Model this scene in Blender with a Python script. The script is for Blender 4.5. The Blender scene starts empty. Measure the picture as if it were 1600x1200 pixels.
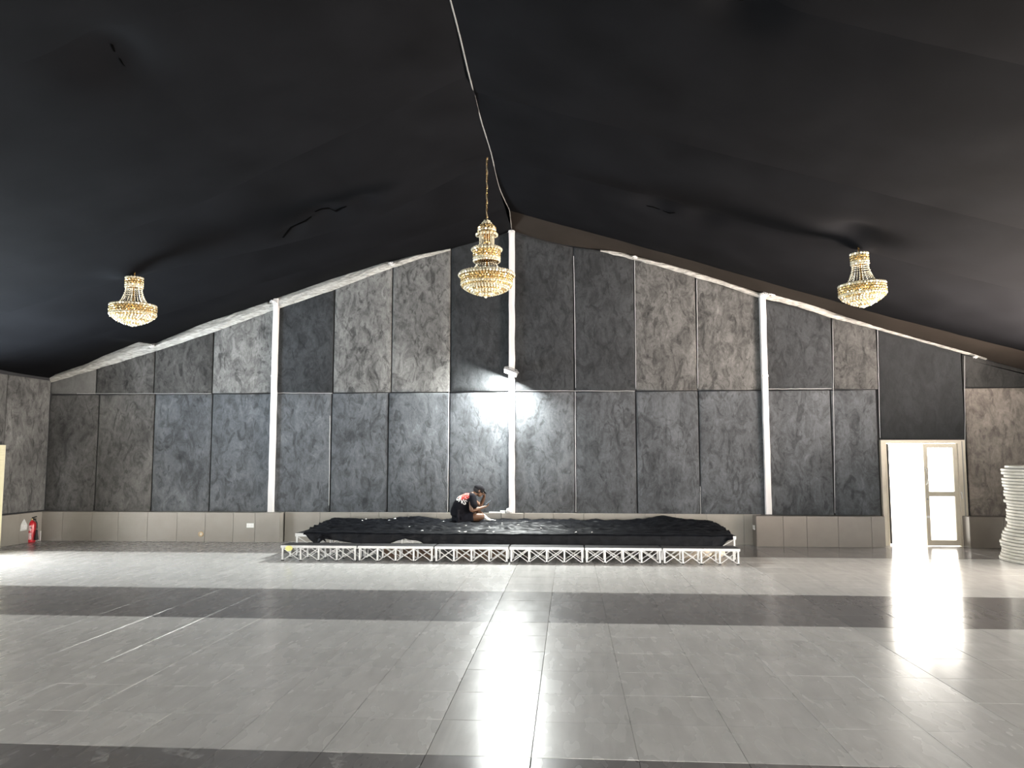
import bpy, math, random
from mathutils import Vector, Matrix, noise
from mathutils.bvhtree import BVHTree
random.seed(7)
S = bpy.context.scene
COL = S.collection
PI = math.pi

# ------------------------------------------------------------------ camera
F_PX, YAW, PITCH, ROLL, CAM_H = 1232.9, 0.0724870, 0.0903249, -0.000425, 1.69
_fwd = Vector((-math.sin(YAW)*math.cos(PITCH), math.cos(YAW)*math.cos(PITCH), math.sin(PITCH)))
_rt = Vector((math.cos(YAW), math.sin(YAW), 0))
_up = _rt.cross(_fwd)
_r2 = _rt*math.cos(ROLL) + _up*math.sin(ROLL)
_u2 = -_rt*math.sin(ROLL) + _up*math.cos(ROLL)
cd = bpy.data.cameras.new('camera'); cam = bpy.data.objects.new('camera', cd); COL.objects.link(cam)
cd.sensor_width = 36.0; cd.lens = F_PX*36/1600; cd.clip_end = 200
M = Matrix((_r2, _u2, -_fwd)).transposed().to_4x4(); M.translation = (0, 0, CAM_H)
cam.matrix_world = M
S.camera = cam
ORI = Vector((0, 0, CAM_H))
def ray(x, y): return _r2*((x-800)/F_PX) + _u2*((600-y)/F_PX) + _fwd
def onY(x, y, Y):
    d = ray(x, y); return ORI + d*(Y/d.y)
def proj(p):
    d = Vector(p)-ORI; w = d.dot(_fwd)
    if w < 0.1: return None
    return 800+F_PX*d.dot(_r2)/w, 600-F_PX*d.dot(_u2)/w

# ------------------------------------------------------------------ world, lights, exposure
S.view_settings.view_transform = 'Standard'; S.view_settings.look = 'None'
S.view_settings.gamma = 1; S.view_settings.use_curve_mapping = False
S.view_settings.exposure = 0.0
W = bpy.data.worlds.new('world'); S.world = W; W.use_nodes = True
_bg = W.node_tree.nodes['Background']; _bg.inputs[0].default_value = (1.0, 0.95, 0.87, 1); _bg.inputs[1].default_value = 14.0
S.cycles.max_bounces = 8; S.cycles.diffuse_bounces = 5; S.cycles.glossy_bounces = 4
S.cycles.use_denoising = True
S.cycles.sample_clamp_indirect = 4.0; S.cycles.caustics_reflective = False
def area(name, loc, direction, sx, sy, power, col=(1, 1, 1), portal=False, spread=180):
    l = bpy.data.lights.new(name, 'AREA'); l.shape = 'RECTANGLE'; l.size = sx; l.size_y = sy
    l.energy = power; l.color = col; l.spread = math.radians(spread)
    o = bpy.data.objects.new(name, l); COL.objects.link(o); o.location = loc
    o.rotation_euler = Vector(direction).to_track_quat('-Z', 'Y').to_euler()
    if portal: l.cycles.is_portal = True
    return o
XL, XR, YB, YF = -10.65, 9.3, 15.56, -6.5      # room: left, right, back (far), front (behind the camera)
area('daylight_front', (-0.7, YF+0.06, 1.35), (0, 1, -0.4), 15.0, 2.5, 600, (0.93, 0.97, 1.0))
area('ceiling_uplight_left', (XL+0.03, 11.5, 1.1), (1, 0, .9), 2.4, 3.0, 700, (0.72, 0.87, 1.0), spread=125)  # added uplight, tilted upward to brighten the ceiling's left edge
area('daylight_left_far_low', (XL+0.02, 11.5, 1.1), (1, 0, 0), 2.4, 3.0, 170, (0.85, 0.93, 1.0))
area('daylight_left_near', (XL+0.03, 3.5, 1.1), (1, 0, 0), 2.2, 3.0, 60, (0.9, 0.96, 1.0))
area('ceiling_uplight_right', (XR-0.03, 11.7, 1.2), (-1, .05, 1.0), 2.4, 3.0, 2700, (1.0, 0.86, 0.76), spread=125)  # added uplight with narrowed spread, aimed up for the right ceiling glow
area('daylight_right_far_low', (XR-0.02, 11.7, 1.2), (-1, -.15, -.1), 2.4, 3.0, 110, (1.0, 0.82, 0.68))
area('daylight_right_mid', (XR-0.03, 7.5, 1.1), (-1, 0, -.15), 2.2, 3.0, 190, (1.0, 0.97, 0.94))
area('daylight_right_near', (XR-0.03, 1.0, 1.1), (-1, 0, -.25), 2.2, 3.0, 250, (1.0, 0.97, 0.94))
area('door_portal', (6.53, 15.75, 1.0), (0, -1, 0), 1.4, 2.0, 1, portal=True)

# ------------------------------------------------------------------ mesh helpers
class MB:
    def __init__(s): s.v = []; s.f = []; s.mi = []; s.cur = 0
    def add(s, vs, fs):
        b = len(s.v); s.v += [tuple(v) for v in vs]; s.f += [tuple(b+i for i in f) for f in fs]; s.mi += [s.cur]*len(fs)
        return s
    def box(s, x0, y0, z0, x1, y1, z1):
        return s.add([(x0,y0,z0),(x1,y0,z0),(x1,y1,z0),(x0,y1,z0),(x0,y0,z1),(x1,y0,z1),(x1,y1,z1),(x0,y1,z1)],
                     [(0,3,2,1),(4,5,6,7),(0,1,5,4),(1,2,6,5),(2,3,7,6),(3,0,4,7)])
    def tube(s, pts, r, n=8, cap=True):
        pts = [Vector(p) for p in pts]; rs = r if isinstance(r, (list, tuple)) else [r]*len(pts)
        up = Vector((0.01, 0.02, 1)); rings = []
        for i, p in enumerate(pts):
            t = (pts[min(i+1, len(pts)-1)]-pts[max(i-1, 0)]).normalized()
            a = t.cross(up)
            if a.length < 0.05: a = t.cross(Vector((1, 0, 0)))
            a.normalize(); b = t.cross(a)
            rings.append([p+(a*math.cos(2*PI*k/n)+b*math.sin(2*PI*k/n))*rs[i] for k in range(n)])
        vs = [v for r_ in rings for v in r_]; fs = []
        for i in range(len(pts)-1):
            for k in range(n):
                fs.append((i*n+k, i*n+(k+1) % n, (i+1)*n+(k+1) % n, (i+1)*n+k))
        if cap: fs += [tuple(range(n-1, -1, -1)), tuple((len(pts)-1)*n+k for k in range(n))]
        return s.add(vs, fs)
    def lathe(s, prof, n=24, c=(0, 0, 0), closed=False):
        vs = []; fs = []; m = len(prof)
        for r, z in prof:
            for k in range(n):
                a = 2*PI*k/n; vs.append((c[0]+r*math.cos(a), c[1]+r*math.sin(a), c[2]+z))
        for i in range(m-1 if not closed else m):
            j = (i+1) % m
            for k in range(n):
                fs.append((i*n+k, i*n+(k+1) % n, j*n+(k+1) % n, j*n+k))
        if not closed:
            fs += [tuple(range(n-1, -1, -1)), tuple((m-1)*n+k for k in range(n))]
        return s.add(vs, fs)
    def ball(s, c, r, sub=0):
        key = sub; vs, fs = ICO[key]
        return s.add([(c[0]+v[0]*r, c[1]+v[1]*r, c[2]+v[2]*r) for v in vs], fs)
    def bar(s, p, q, w, h=None):
        p, q = Vector(p), Vector(q); h = h or w; t = (q-p).normalized()
        a = t.cross(Vector((0, 1, 0)))
        if a.length < 0.05: a = t.cross(Vector((1, 0, 0)))
        a.normalize(); b = t.cross(a); vs = []
        for o in (p, q):
            for i, j in ((-1,-1),(1,-1),(1,1),(-1,1)): vs.append(o+a*i*w/2+b*j*h/2)
        return s.add(vs, [(0,1,2,3),(7,6,5,4),(0,4,5,1),(1,5,6,2),(2,6,7,3),(3,7,4,0)])
    def mesh(s, name, mats, smooth=False):
        me = bpy.data.meshes.new(name); me.from_pydata(s.v, [], s.f)
        for m in (mats if isinstance(mats, (list, tuple)) else [mats]): me.materials.append(m)
        if any(s.mi): me.polygons.foreach_set('material_index', s.mi)
        if smooth: me.polygons.foreach_set('use_smooth', [True]*len(me.polygons))
        me.update(); return me
    def build(s, name, mats, parent=None, smooth=False, color=None):
        return link(name, s.mesh(name, mats, smooth), parent, color)
def link(name, me, parent=None, color=None, loc=None):
    o = bpy.data.objects.new(name, me); COL.objects.link(o)
    if parent: o.parent = parent
    if color: o.color = color
    if loc: o.location = loc
    return o
def fixn(me):
    import bmesh
    bm = bmesh.new(); bm.from_mesh(me); bmesh.ops.recalc_face_normals(bm, faces=bm.faces); bm.to_mesh(me); bm.free()
def _ico():
    import bmesh
    out = {}
    for s in (0, 1, 2):
        bm = bmesh.new()
        if s == 0: bmesh.ops.create_icosphere(bm, subdivisions=1, radius=1)
        else: bmesh.ops.create_icosphere(bm, subdivisions=s+1, radius=1)
        out[s] = ([tuple(v.co) for v in bm.verts], [tuple(v.index for v in f.verts) for f in bm.faces]); bm.free()
    return out
ICO = _ico()
def empty(name, loc=(0, 0, 0), rz=0, parent=None):
    o = bpy.data.objects.new(name, None); COL.objects.link(o); o.location = loc; o.rotation_euler = (0, 0, rz)
    o.empty_display_size = 0.1
    if parent: o.parent = parent
    return o
def tag(o, label=None, cat=None, group=None, kind=None):
    if label: o['label'] = label
    if cat: o['category'] = cat
    if group: o['group'] = group
    if kind: o['kind'] = kind
    return o
def copy_tree(o, parent=None):
    c = o.copy(); COL.objects.link(c); c.parent = parent
    for ch in list(o.children): copy_tree(ch, c)
    return c

# ------------------------------------------------------------------ materials
def mat(name, col=(.5, .5, .5), rough=.5, metal=0.0, spec=None, emis=None, estr=0, sheen=0, use_obj=False, alpha=None):
    m = bpy.data.materials.new(name); m.use_nodes = True; nt = m.node_tree; b = nt.nodes['Principled BSDF']
    b.inputs['Base Color'].default_value = (*col, 1); b.inputs['Roughness'].default_value = rough
    b.inputs['Metallic'].default_value = metal
    if spec is not None: b.inputs['Specular IOR Level'].default_value = spec
    if sheen: b.inputs['Sheen Weight'].default_value = sheen
    if emis: b.inputs['Emission Color'].default_value = (*emis, 1); b.inputs['Emission Strength'].default_value = estr
    return m
def N(nt, t, **kw):
    n = nt.nodes.new(t)
    for k, v in kw.items(): setattr(n, k, v)
    return n
def L(nt, a, b): nt.links.new(a, b)
def ramp(nt, src, stops):
    r = N(nt, 'ShaderNodeValToRGB'); e = r.color_ramp.elements
    while len(e) < len(stops): e.new(0.5)
    for el, (p, c) in zip(e, stops):
        el.position = p; el.color = (c, c, c, 1) if not isinstance(c, tuple) else (*c, 1)
    L(nt, src, r.inputs[0]); return r.outputs[0]
def mapped(nt, scale, rnd=True, rot=(0, 0, 0), world=False):
    tc = N(nt, 'ShaderNodeTexCoord'); mp = N(nt, 'ShaderNodeMapping'); mp.inputs['Scale'].default_value = scale
    mp.inputs['Rotation'].default_value = rot
    if world: L(nt, N(nt, 'ShaderNodeNewGeometry').outputs['Position'], mp.inputs[0])
    else: L(nt, tc.outputs['Object'], mp.inputs[0])
    if rnd:
        oi = N(nt, 'ShaderNodeObjectInfo'); mu = N(nt, 'ShaderNodeMath', operation='MULTIPLY'); mu.inputs[1].default_value = 37.0
        L(nt, oi.outputs['Random'], mu.inputs[0]); L(nt, mu.outputs[0], mp.inputs['Location'])
    return mp.outputs[0]
def tex(nt, vec, scale, detail=4, rough=.55, dist=0.0):
    n = N(nt, 'ShaderNodeTexNoise'); n.inputs['Scale'].default_value = scale; n.inputs['Detail'].default_value = detail
    n.inputs['Roughness'].default_value = rough; n.inputs['Distortion'].default_value = dist
    L(nt, vec, n.inputs['Vector']); return n.outputs[0]
def mul(nt, a, b, f=1.0, mode='MULTIPLY'):
    m = N(nt, 'ShaderNodeMix', data_type='RGBA', blend_type=mode); m.inputs[0].default_value = f
    if isinstance(a, tuple): m.inputs[6].default_value = (*a, 1)
    else: L(nt, a, m.inputs[6])
    if isinstance(b, tuple): m.inputs[7].default_value = (*b, 1)
    else: L(nt, b, m.inputs[7])
    return m.outputs[2]

def velvet():
    m = mat('velvet', rough=.85, spec=.25, sheen=.12); nt = m.node_tree; b = nt.nodes['Principled BSDF']
    oi = N(nt, 'ShaderNodeObjectInfo')
    v = mapped(nt, (1, 1, .62))
    broad = ramp(nt, tex(nt, v, 1.1, 3, .5, .6), [(.3, .68), (.7, 1.26)])
    strokes = ramp(nt, tex(nt, v, 4.6, 8, .72, .9), [(.33, .36), (.44, .74), (.53, 1.10), (.66, 1.42)])
    v2 = mapped(nt, (2.2, 1, 1.0), rot=(0, .5, 0))
    smear = ramp(nt, tex(nt, v2, 2.1, 4, .55, 2.2), [(.36, .54), (.42, 1.0), (.62, 1.0), (.70, 1.32)])
    fine = ramp(nt, tex(nt, v, 26, 3, .7), [(.3, .8), (.7, 1.18)])
    c = mul(nt, mul(nt, oi.outputs['Color'], (.66, .66, .66)), broad); 
    k = mul(nt, strokes, smear); k = mul(nt, k, fine)
    # alpha of the object colour sets how strongly the nap pattern shows
    mx = N(nt, 'ShaderNodeMix', data_type='RGBA'); L(nt, oi.outputs['Alpha'], mx.inputs[0]); mx.inputs[6].default_value = (1, 1, 1, 1); L(nt, k, mx.inputs[7])
    c = mul(nt, c, mx.outputs[2]); L(nt, c, b.inputs['Base Color'])
    bp = N(nt, 'ShaderNodeBump'); bp.inputs['Strength'].default_value = .25; bp.inputs['Distance'].default_value = .01
    L(nt, k, bp.inputs['Height']); L(nt, bp.outputs[0], b.inputs['Normal'])
    return m
def tilemat():
    m = mat('floor_tile', rough=.3, spec=.72); nt = m.node_tree; b = nt.nodes['Principled BSDF']
    oi = N(nt, 'ShaderNodeObjectInfo'); v = mapped(nt, (1, 1, 1)); 
    vs = mapped(nt, (6.0, .8, 1), rot=(0, 0, -.12), rnd=False, world=True)
    streak = ramp(nt, tex(nt, vs, 1.6, 6, .6, .8), [(.3, .90), (.7, 1.07)])
    blot = ramp(nt, tex(nt, v, 3, 5, .6), [(.3, .93), (.7, 1.05)])
    at = N(nt, 'ShaderNodeAttribute', attribute_name='tile_color')
    c = mul(nt, mul(nt, at.outputs['Color'], streak), blot); L(nt, c, b.inputs['Base Color'])
    vr = mapped(nt, (3.0, .9, 1), rnd=False, world=True)
    rg = N(nt, 'ShaderNodeMath', operation='MULTIPLY_ADD'); L(nt, tex(nt, vr, 2.5, 2, .5), rg.inputs[0]); rg.inputs[1].default_value = .10; rg.inputs[2].default_value = .19
    ad = N(nt, 'ShaderNodeMath', operation='SUBTRACT'); L(nt, rg.outputs[0], ad.inputs[0]); L(nt, at.outputs['Alpha'], ad.inputs[1])
    L(nt, ad.outputs[0], b.inputs['Roughness'])
    bp = N(nt, 'ShaderNodeBump'); bp.inputs['Strength'].default_value = .06; bp.inputs['Distance'].default_value = .004
    L(nt, tex(nt, vs, 2.2, 2, .5), bp.inputs['Height']); L(nt, bp.outputs[0], b.inputs['Normal'])
    return m
def noisy(name, c0, c1, scale, rough=.6, stretch=(1, 1, 1), bump=0, metal=0, spec=None, sheen=0, detail=5, rnd=True, dist=0):
    m = mat(name, rough=rough, metal=metal, spec=spec, sheen=sheen); nt = m.node_tree; b = nt.nodes['Principled BSDF']
    v = mapped(nt, stretch, rnd); t = tex(nt, v, scale, detail, .6, dist)
    r = ramp(nt, t, [(.3, c0), (.7, c1)]); L(nt, r, b.inputs['Base Color'])
    if bump:
        bp = N(nt, 'ShaderNodeBump'); bp.inputs['Strength'].default_value = bump; bp.inputs['Distance'].default_value = .02
        L(nt, t, bp.inputs['Height']); L(nt, bp.outputs[0], b.inputs['Normal'])
    return m
VELVET = velvet(); TILE = tilemat()
CEIL = noisy('black_ceiling_fabric', (.0036, .0037, .0043), (.0060, .0062, .0072), 1.2, .80, (1, 1, 1), .06, spec=.03, sheen=0, detail=4)
VALM = noisy('brown_black_fabric', (.021, .017, .014), (.028, .023, .019), 1.2, .8, spec=.05)
ROOF = mat('roof_membrane', (.03, .03, .03), .9)
WALLM = mat('dark_wall_backing', (.02, .02, .022), .9)
GROUT = mat('grout', (.22, .215, .205), .9)
SKIRT = noisy('beige_tile', (.225, .205, .178), (.27, .25, .218), 2.0, .38, spec=.4)
PVC = noisy('white_plastic_wrap', (.50, .49, .48), (.70, .68, .67), 5, .38, (1, 1, .15), .25)
SHEET = noisy('grey_plastic_sheet', (.16, .155, .14), (.46, .445, .41), 6, .30, (.7, 1, 3.5), .8, dist=1.5)
ALU = noisy('brushed_aluminium', (.46, .46, .45), (.58, .58, .57), 9, .42, metal=.55)
BLACKR = mat('black_rubber', (.02, .02, .02), .7)
PLY = noisy('black_deck_ply', (.012, .012, .013), (.022, .022, .024), 9, .6)
CLOTH = noisy('black_satin_cloth', (.0018, .0020, .0028), (.008, .009, .012), 12, .46, spec=.11, bump=.3)
WHITE = mat('white_plastic', (.75, .75, .73), .4)
CREAM = noisy('cream_door_frame', (.50, .45, .36), (.58, .52, .42), 4, .5)
GOLD = mat('gold_frame', (.50, .32, .12), .25, metal=1.0)
AMBER = mat('amber_crystal', (.86, .66, .34), .16, spec=.8, metal=.75)
CLEAR = mat('clear_crystal', (.92, .84, .63), .10, spec=.9, metal=.45)
TABLEW = noisy('white_table_laminate', (.60, .57, .49), (.74, .71, .63), 6, .4)
GREYF = mat('table_frame_grey', (.30, .29, .27), .5)
def glassmat():
    m = bpy.data.materials.new('clear_glass'); m.use_nodes = True; nt = m.node_tree; nt.nodes.clear()
    o = N(nt, 'ShaderNodeOutputMaterial'); mx = N(nt, 'ShaderNodeMixShader'); t = N(nt, 'ShaderNodeBsdfTransparent'); g = N(nt, 'ShaderNodeBsdfGlossy')
    g.inputs['Roughness'].default_value = .02; fr = N(nt, 'ShaderNodeFresnel'); fr.inputs[0].default_value = 1.45
    L(nt, fr.outputs[0], mx.inputs[0]); L(nt, t.outputs[0], mx.inputs[1]); L(nt, g.outputs[0], mx.inputs[2]); L(nt, mx.outputs[0], o.inputs[0]); return m
GLASS = glassmat()

# ------------------------------------------------------------------ floor
GX, GY, T = -0.827, 10.0, 0.6
fb = MB().box(XL-.3, YF-.3, -.25, XR+.3, YB+.5, -.006)
floor = tag(fb.build('floor', GROUT), kind='structure')
def dark_row(yc): return (2.8 < yc < 4.6) or (8.2 < yc < 10.0) or (13.6 < yc < 15.4) or (-2.6 < yc < -.8)
cells = []
for i in range(-17, 18):
    for j in range(-28, 10):
        x0, y0 = GX+i*T, GY+j*T
        if x0+T < XL-.1 or x0 > XR+.1 or y0+T < YF-.1 or y0 > YB: continue
        x1, y1 = min(x0+T, XR+.2), min(y0+T, YB+.3)
        pp = [proj((a, b, 0)) if b > 1.5 else None for a, b in ((x0, y0), (x1, y0), (x1, y1), (x0, y1))]
        ar = 0
        if all(pp):
            ar = abs(sum(pp[k][0]*pp[(k+1) % 4][1]-pp[(k+1) % 4][0]*pp[k][1] for k in range(4)))/2
            cxp, cyp = sum(p[0] for p in pp)/4, sum(p[1] for p in pp)/4
            if not (-40 < cxp < 1640 and cyp < 1230): ar = 0
        cells.append((ar, i, j, x0, y0))
cells.sort(key=lambda c: -c[0])
rt = random.Random(3)
def tile_geo(w, h, r, wide):
    g = wide; b = .0006+.4*wide; z = [r.uniform(-.0007, .0007) for _ in range(4)]
    o = [(g, g), (w-g, g), (w-g, h-g), (g, h-g)]; n = [(g+b, g+b), (w-g-b, g+b), (w-g-b, h-g-b), (g+b, h-g-b)]
    vs = [(x, y, -.012) for x, y in o]+[(x, y, -.0015+z[k]) for k, (x, y) in enumerate(o)]+[(x, y, z[k]) for k, (x, y) in enumerate(n)]
    fs = []
    for a in (0, 4):
        for k in range(4): fs.append((a+k, a+(k+1) % 4, a+4+(k+1) % 4, a+4+k))
    fs.append((8, 9, 10, 11)); return vs, fs
def tile_col(i, j, r):
    yc = GY+(j+.5)*T; strip = i == 0
    if dark_row(yc): c = (.225, .213, .209) if not (strip and yc > 5) else (.42, .415, .40)  # strip lightened in the far dark rows: reflected glare put into the colour
    else: c = (.72, .712, .685)
    k = r.uniform(.965, 1.03); return (c[0]*k, c[1]*k, c[2]*k, .01 if strip else .06 if i >= 6 else -.03)
def color_attr(me, cols):
    a = me.color_attributes.new('tile_color', 'FLOAT_COLOR', 'POINT')
    flat = [x for c in cols for x in c]; a.data.foreach_set('color', flat)
rest = MB(); restc = []; cache = {}
for n, (ar, i, j, x0, y0) in enumerate(cells):
    c = tile_col(i, j, rt)
    if n < 300:
        vs, fs = tile_geo(T, T, rt, .0026 if (i in (0, 6, 7) or n < 3) else .0011); me = MB().add(vs, fs).mesh('tile', TILE); color_attr(me, [c]*len(vs))
        o = link('tile', me, floor, loc=(x0, y0, 0)); 
    else:
        vs, fs = tile_geo(T, T, rt, .0026 if (i in (0, 6, 7) or n < 3) else .0011); rest.add([(x+x0, y+y0, z) for x, y, z in vs], fs); restc += [c]*len(vs)
me = rest.mesh('distant_tiles', TILE); color_attr(me, restc); o = link('distant_tiles', me, floor); o['kind'] = 'stuff'

# ------------------------------------------------------------------ shell
def edge_z(X):
    """height of the ceiling cloth where it meets the far wall"""
    return _interp(EDGE, X)
def _interp(tab, x):
    if x <= tab[0][0]: return tab[0][1]
    for (a, b), (c, d) in zip(tab, tab[1:]):
        if x <= c: return b+(d-b)*(x-a)/(c-a)
    return tab[-1][1]
YP = 15.50     # face of the padded panels
EDGE = [(XL, 3.30)]+[(p.x, p.z) for p in [onY(x, y, YP) for x, y in
        ((67,591),(130,569),(225,531),(238,537),(330,501),(416,472),(430,466),(520,435),(613,406),(704,388),(760,372),(800,359),(850,374),(897,384),(992,399),(1088,427),(1190,457),(1300,487),(1371,512),(1507,550),(1600,577))]]+[(XR, 3.12)]
RX = -1.12
def roof(X): return 6.10-.293*abs(X-RX)
wb = MB(); DX0, DX1, DZ = onY(1376.5, 700, 15.46).x+.02, onY(1508, 700, 15.46).x-.02, onY(1440, 687.5, 15.46).z-.02
wb.box(XL-.3, YB, 0, DX0, YB+.2, 6.6); wb.box(DX1, YB, 0, XR+.3, YB+.2, 6.6); wb.box(DX0, YB, DZ, DX1, YB+.2, 6.6)
wall_back = tag(wb.build('wall_back', WALLM), kind='structure')
def side_wall(name, X0, X1, ops):
    m = MB(); y = YF
    for a, b in ops:
        m.box(X0, y, 0, X1, a, 3.6); m.box(X0, a, 2.3, X1, b, 3.6); y = b
    m.box(X0, y, 0, X1, YB+.2, 3.6); return tag(m.build(name, WALLM), kind='structure')
wall_left = side_wall('wall_left', XL-.25, XL, [(2.0, 5.0), (10.0, 13.0)])
wall_right = side_wall('wall_right', XR, XR+.25, [(-.5, 2.5), (6.0, 9.0), (10.2, 13.2)])
m = MB(); m.box(XL-.25, YF-.25, 0, -8.2, YF, 6.6); m.box(6.8, YF-.25, 0, XR+.25, YF, 6.6); m.box(-8.2, YF-.25, 2.7, 6.8, YF, 6.6)
tag(m.build('wall_front', WALLM), kind='structure')
m = MB()
for s in (-1, 1):
    X0 = XL-.25 if s < 0 else XR+.25; z0 = 3.75 if s < 0 else 3.6
    zz = 6.55
    a = [(X0, YF-.25, z0), (RX, YF-.25, zz), (RX, YB+.2, zz), (X0, YB+.2, z0)]
    m.add(a+[(x, y, z+.08) for x, y, z in a], [(0,1,2,3),(4,7,6,5),(0,4,5,1),(1,5,6,2),(2,6,7,3),(3,7,4,0)])
ceiling = tag(m.build('ceiling', ROOF), kind='structure')

# outside ground beyond the door
tag(MB().box(-6, YB+.5, -.3, 20, 45, -.02).build('ground', noisy('pale_concrete', (.62, .60, .56), (.70, .68, .64), 2, .8)), kind='structure')

# ceiling cloth in bays, hooked up at lines and sagging in between
VY = 14.80
VAL = [(p.x, p.z) for p in [onY(x, y, VY) for x, y in ((789,327),(900,358),(1000,385),(1100,413),(1200,441),(1300,470),(1400,498),(1500,524),(1600,549),(1700,577))]]
def crease(side, k, X):
    d = abs(X-RX)
    if side < 0:
        if k == 6: return 8.75+1.2*min(1, d/4.2)
        if k == 7: return 10.85+1.25*math.exp(-((d-2.4)/2.6)**2)+.55*min(1, d/6)
    if k == 8 and side > 0: return VY
    return [YF+.01, -3.4, -1.0, 1.4, 3.8, 6.2, 9.2, 11.25, 13.75, YP+.02][k]
PINCH = [(-4.05, 6.48, .16, .35), (-3.75, 11.5, .17, .45), (-3.1, 11.45, .10, .25), (-4.3, 11.75, .08, .2), (1.45, 6.15, .14, .3), (3.85, 10.6, .16, .42), (4.03, 11.15, -.06, .16),
         (-6.55, 11.15, -.13, .3), (1.3, 11.5, .07, .3), (2.0, 11.55, .05, .3)]
def cloth_z(X, Y, k, t, side):
    z = roof(X)
    if side > 0 and k == 8:
        w = t**1.15; z = _interp(VAL, X)*(1-w)+(edge_z(X)-.012)*w
    elif side > 0 and k == 7:
        z += (_interp(VAL, X)-z)*t**2.2 - .10*t*(1-t)
    elif k == 8:
        w = t*t*(3-2*t)*.4+t*.6
        z = z*(1-w)+(edge_z(X)-.012)*w - .10*t*(1-t)
    else: z -= 4*(.055 if k != 7 else .05)*t*(1-t)
    for px, py, h, r in PINCH:
        d2 = ((X-px)**2+((Y-py)*.8)**2)/(r*r)
        if d2 < 9: z += h*math.exp(-d2*.9)/(1+.5*d2)
    z += .018*noise.noise(Vector((X*.8, Y*.5, 3))) + .006*noise.noise(Vector((X*3, Y*1.1, 9)))
    e = min(abs(X-RX)/1.1, 1); z -= .10*(1-e)**2*0
    return z
for side in (-1, 1):
    Xe = XL if side < 0 else XR
    for k in range(9):
        nx, ny = 90, (34 if k in (7, 8) else 24)
        vs = []; fs = []
        for j in range(ny+1):
            for i in range(nx+1):
                X = RX+(Xe-RX)*i/nx; t = j/ny; Y = crease(side, k, X)*(1-t)+crease(side, k+1, X)*t
                vs.append((X, Y, cloth_z(X, Y, k, t, side)))
        for j in range(ny):
            for i in range(nx):
                q = (j*(nx+1)+i, j*(nx+1)+i+1, (j+1)*(nx+1)+i+1, (j+1)*(nx+1)+i); fs.append(q if side < 0 else q[::-1])
        MB().add(vs, fs).build('fabric_bay', VALM if side > 0 and k == 8 else CEIL, ceiling, smooth=True)
def _cz(X, Y, side):
    for k in range(9):
        a, b = crease(side, k, X), crease(side, k+1, X)
        if a <= Y <= b: return cloth_z(X, Y, k, (Y-a)/(b-a), side)
    return roof(X)
# seam cord along the ridge
CORD = mat('pale_cord', (.16, .16, .15), .7)
MB().tube([(RX+.012*math.sin(i*.7), YF+.2+i*(YP-YF-.25)/60, _cz(RX, YF+.2+i*(YP-YF-.25)/60, 1)-.006) for i in range(61)], .009, 5).build('ridge_seam', CORD, ceiling)
# torn slits in the ceiling cloth
BLK = mat('tear_black', (.002, .002, .002), 1, spec=0)
def ceil_pt(px, py, off=0):
    d = ray(px, py)
    for s_ in (-1, 1):
        a = -s_*.293; t = (6.10-off+a*(-RX)*-1*-1-CAM_H)/(d.z-a*d.x) if 0 else (6.10-off-a*RX-CAM_H)/(d.z-a*d.x)
        p = ORI+d*t
        if t > 0 and (p.x-RX)*s_ >= -.03: return p
def tear(pts, w):
    P_ = [ceil_pt(*p) for p in pts]; vs = []; n = len(P_)
    side = -1 if P_[0].x < RX else 1
    zf = lambda x, y: _cz(x, y, side)-.012
    for i, p in enumerate(P_):
        k = .45*w*math.sin(PI*(i+.35)/(n-.3)) + .004
        vs += [(p.x, p.y-k, zf(p.x, p.y-k)), (p.x+.01, p.y+k*.7, zf(p.x, p.y+k*.7))]
    vs += [(x, y, z+.006) for x, y, z in vs]
    m = 2*n; fs = []
    for i in range(n-1):
        fs += [(2*i, 2*i+1, 2*i+3, 2*i+2), (m+2*i, m+2*i+2, m+2*i+3, m+2*i+1), (2*i, 2*i+2, m+2*i+2, m+2*i), (2*i+1, m+2*i+1, m+2*i+3, 2*i+3)]
    MB().add(vs, fs).build('tear', BLK, ceiling)
tear([(442,371),(446,368),(455,361),(466,354),(478,350),(486,346)], .05)
tear([(492,341),(503,338),(514,336),(524,338),(534,330),(541,326)], .05)
tear([(173,91),(175,95),(177,99)], .03); tear([(186,106),(190,110),(193,112)], .03)
tear([(1010,323),(1020,326),(1030,329)], .02); tear([(1036,331),(1045,334),(1054,333)], .02)
tear([(1140,8),(1150,12),(1160,16)], .03)

# ------------------------------------------------------------------ padded velvet panels on the far wall
def rounded_poly(name, poly, y0, th, mat_, parent, color, bev=.018):
    """poly: list of (x, z) counter-clockwise seen from -Y; front face at y0"""
    c = Vector((sum(p[0] for p in poly)/len(poly), sum(p[1] for p in poly)/len(poly)))
    def inset(d):
        out = []; n = len(poly)
        for i in range(n):
            p0, p1, p2 = Vector(poly[i-1]), Vector(poly[i]), Vector(poly[(i+1) % n])
            e1, e2 = (p1-p0).normalized(), (p2-p1).normalized()
            n1, n2 = Vector((-e1.y, e1.x)), Vector((-e2.y, e2.x)); b = (n1+n2); b = b/max(.3, b.dot(n1))
            out.append(p1+b*d)
        return out
    rings = [(inset(0), th), (inset(0), bev*1.2), (inset(bev*.35), bev*.4), (inset(bev*1.2), 0.0), (inset(bev*5), -.010)]
    vs = []; fs = []; n = len(poly)
    for pts, dy in rings: vs += [(p.x, y0+dy, p.y) for p in pts]
    for r in range(len(rings)-1):
        for k in range(n): fs.append((r*n+k, r*n+(k+1) % n, (r+1)*n+(k+1) % n, (r+1)*n+k))
    fs.append(tuple((len(rings)-1)*n+k for k in range(n))); fs.append(tuple(range(n-1, -1, -1)))
    me = MB().add(vs, fs).mesh(name, mat_, smooth=True); return link(name, me, parent, color)
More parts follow.
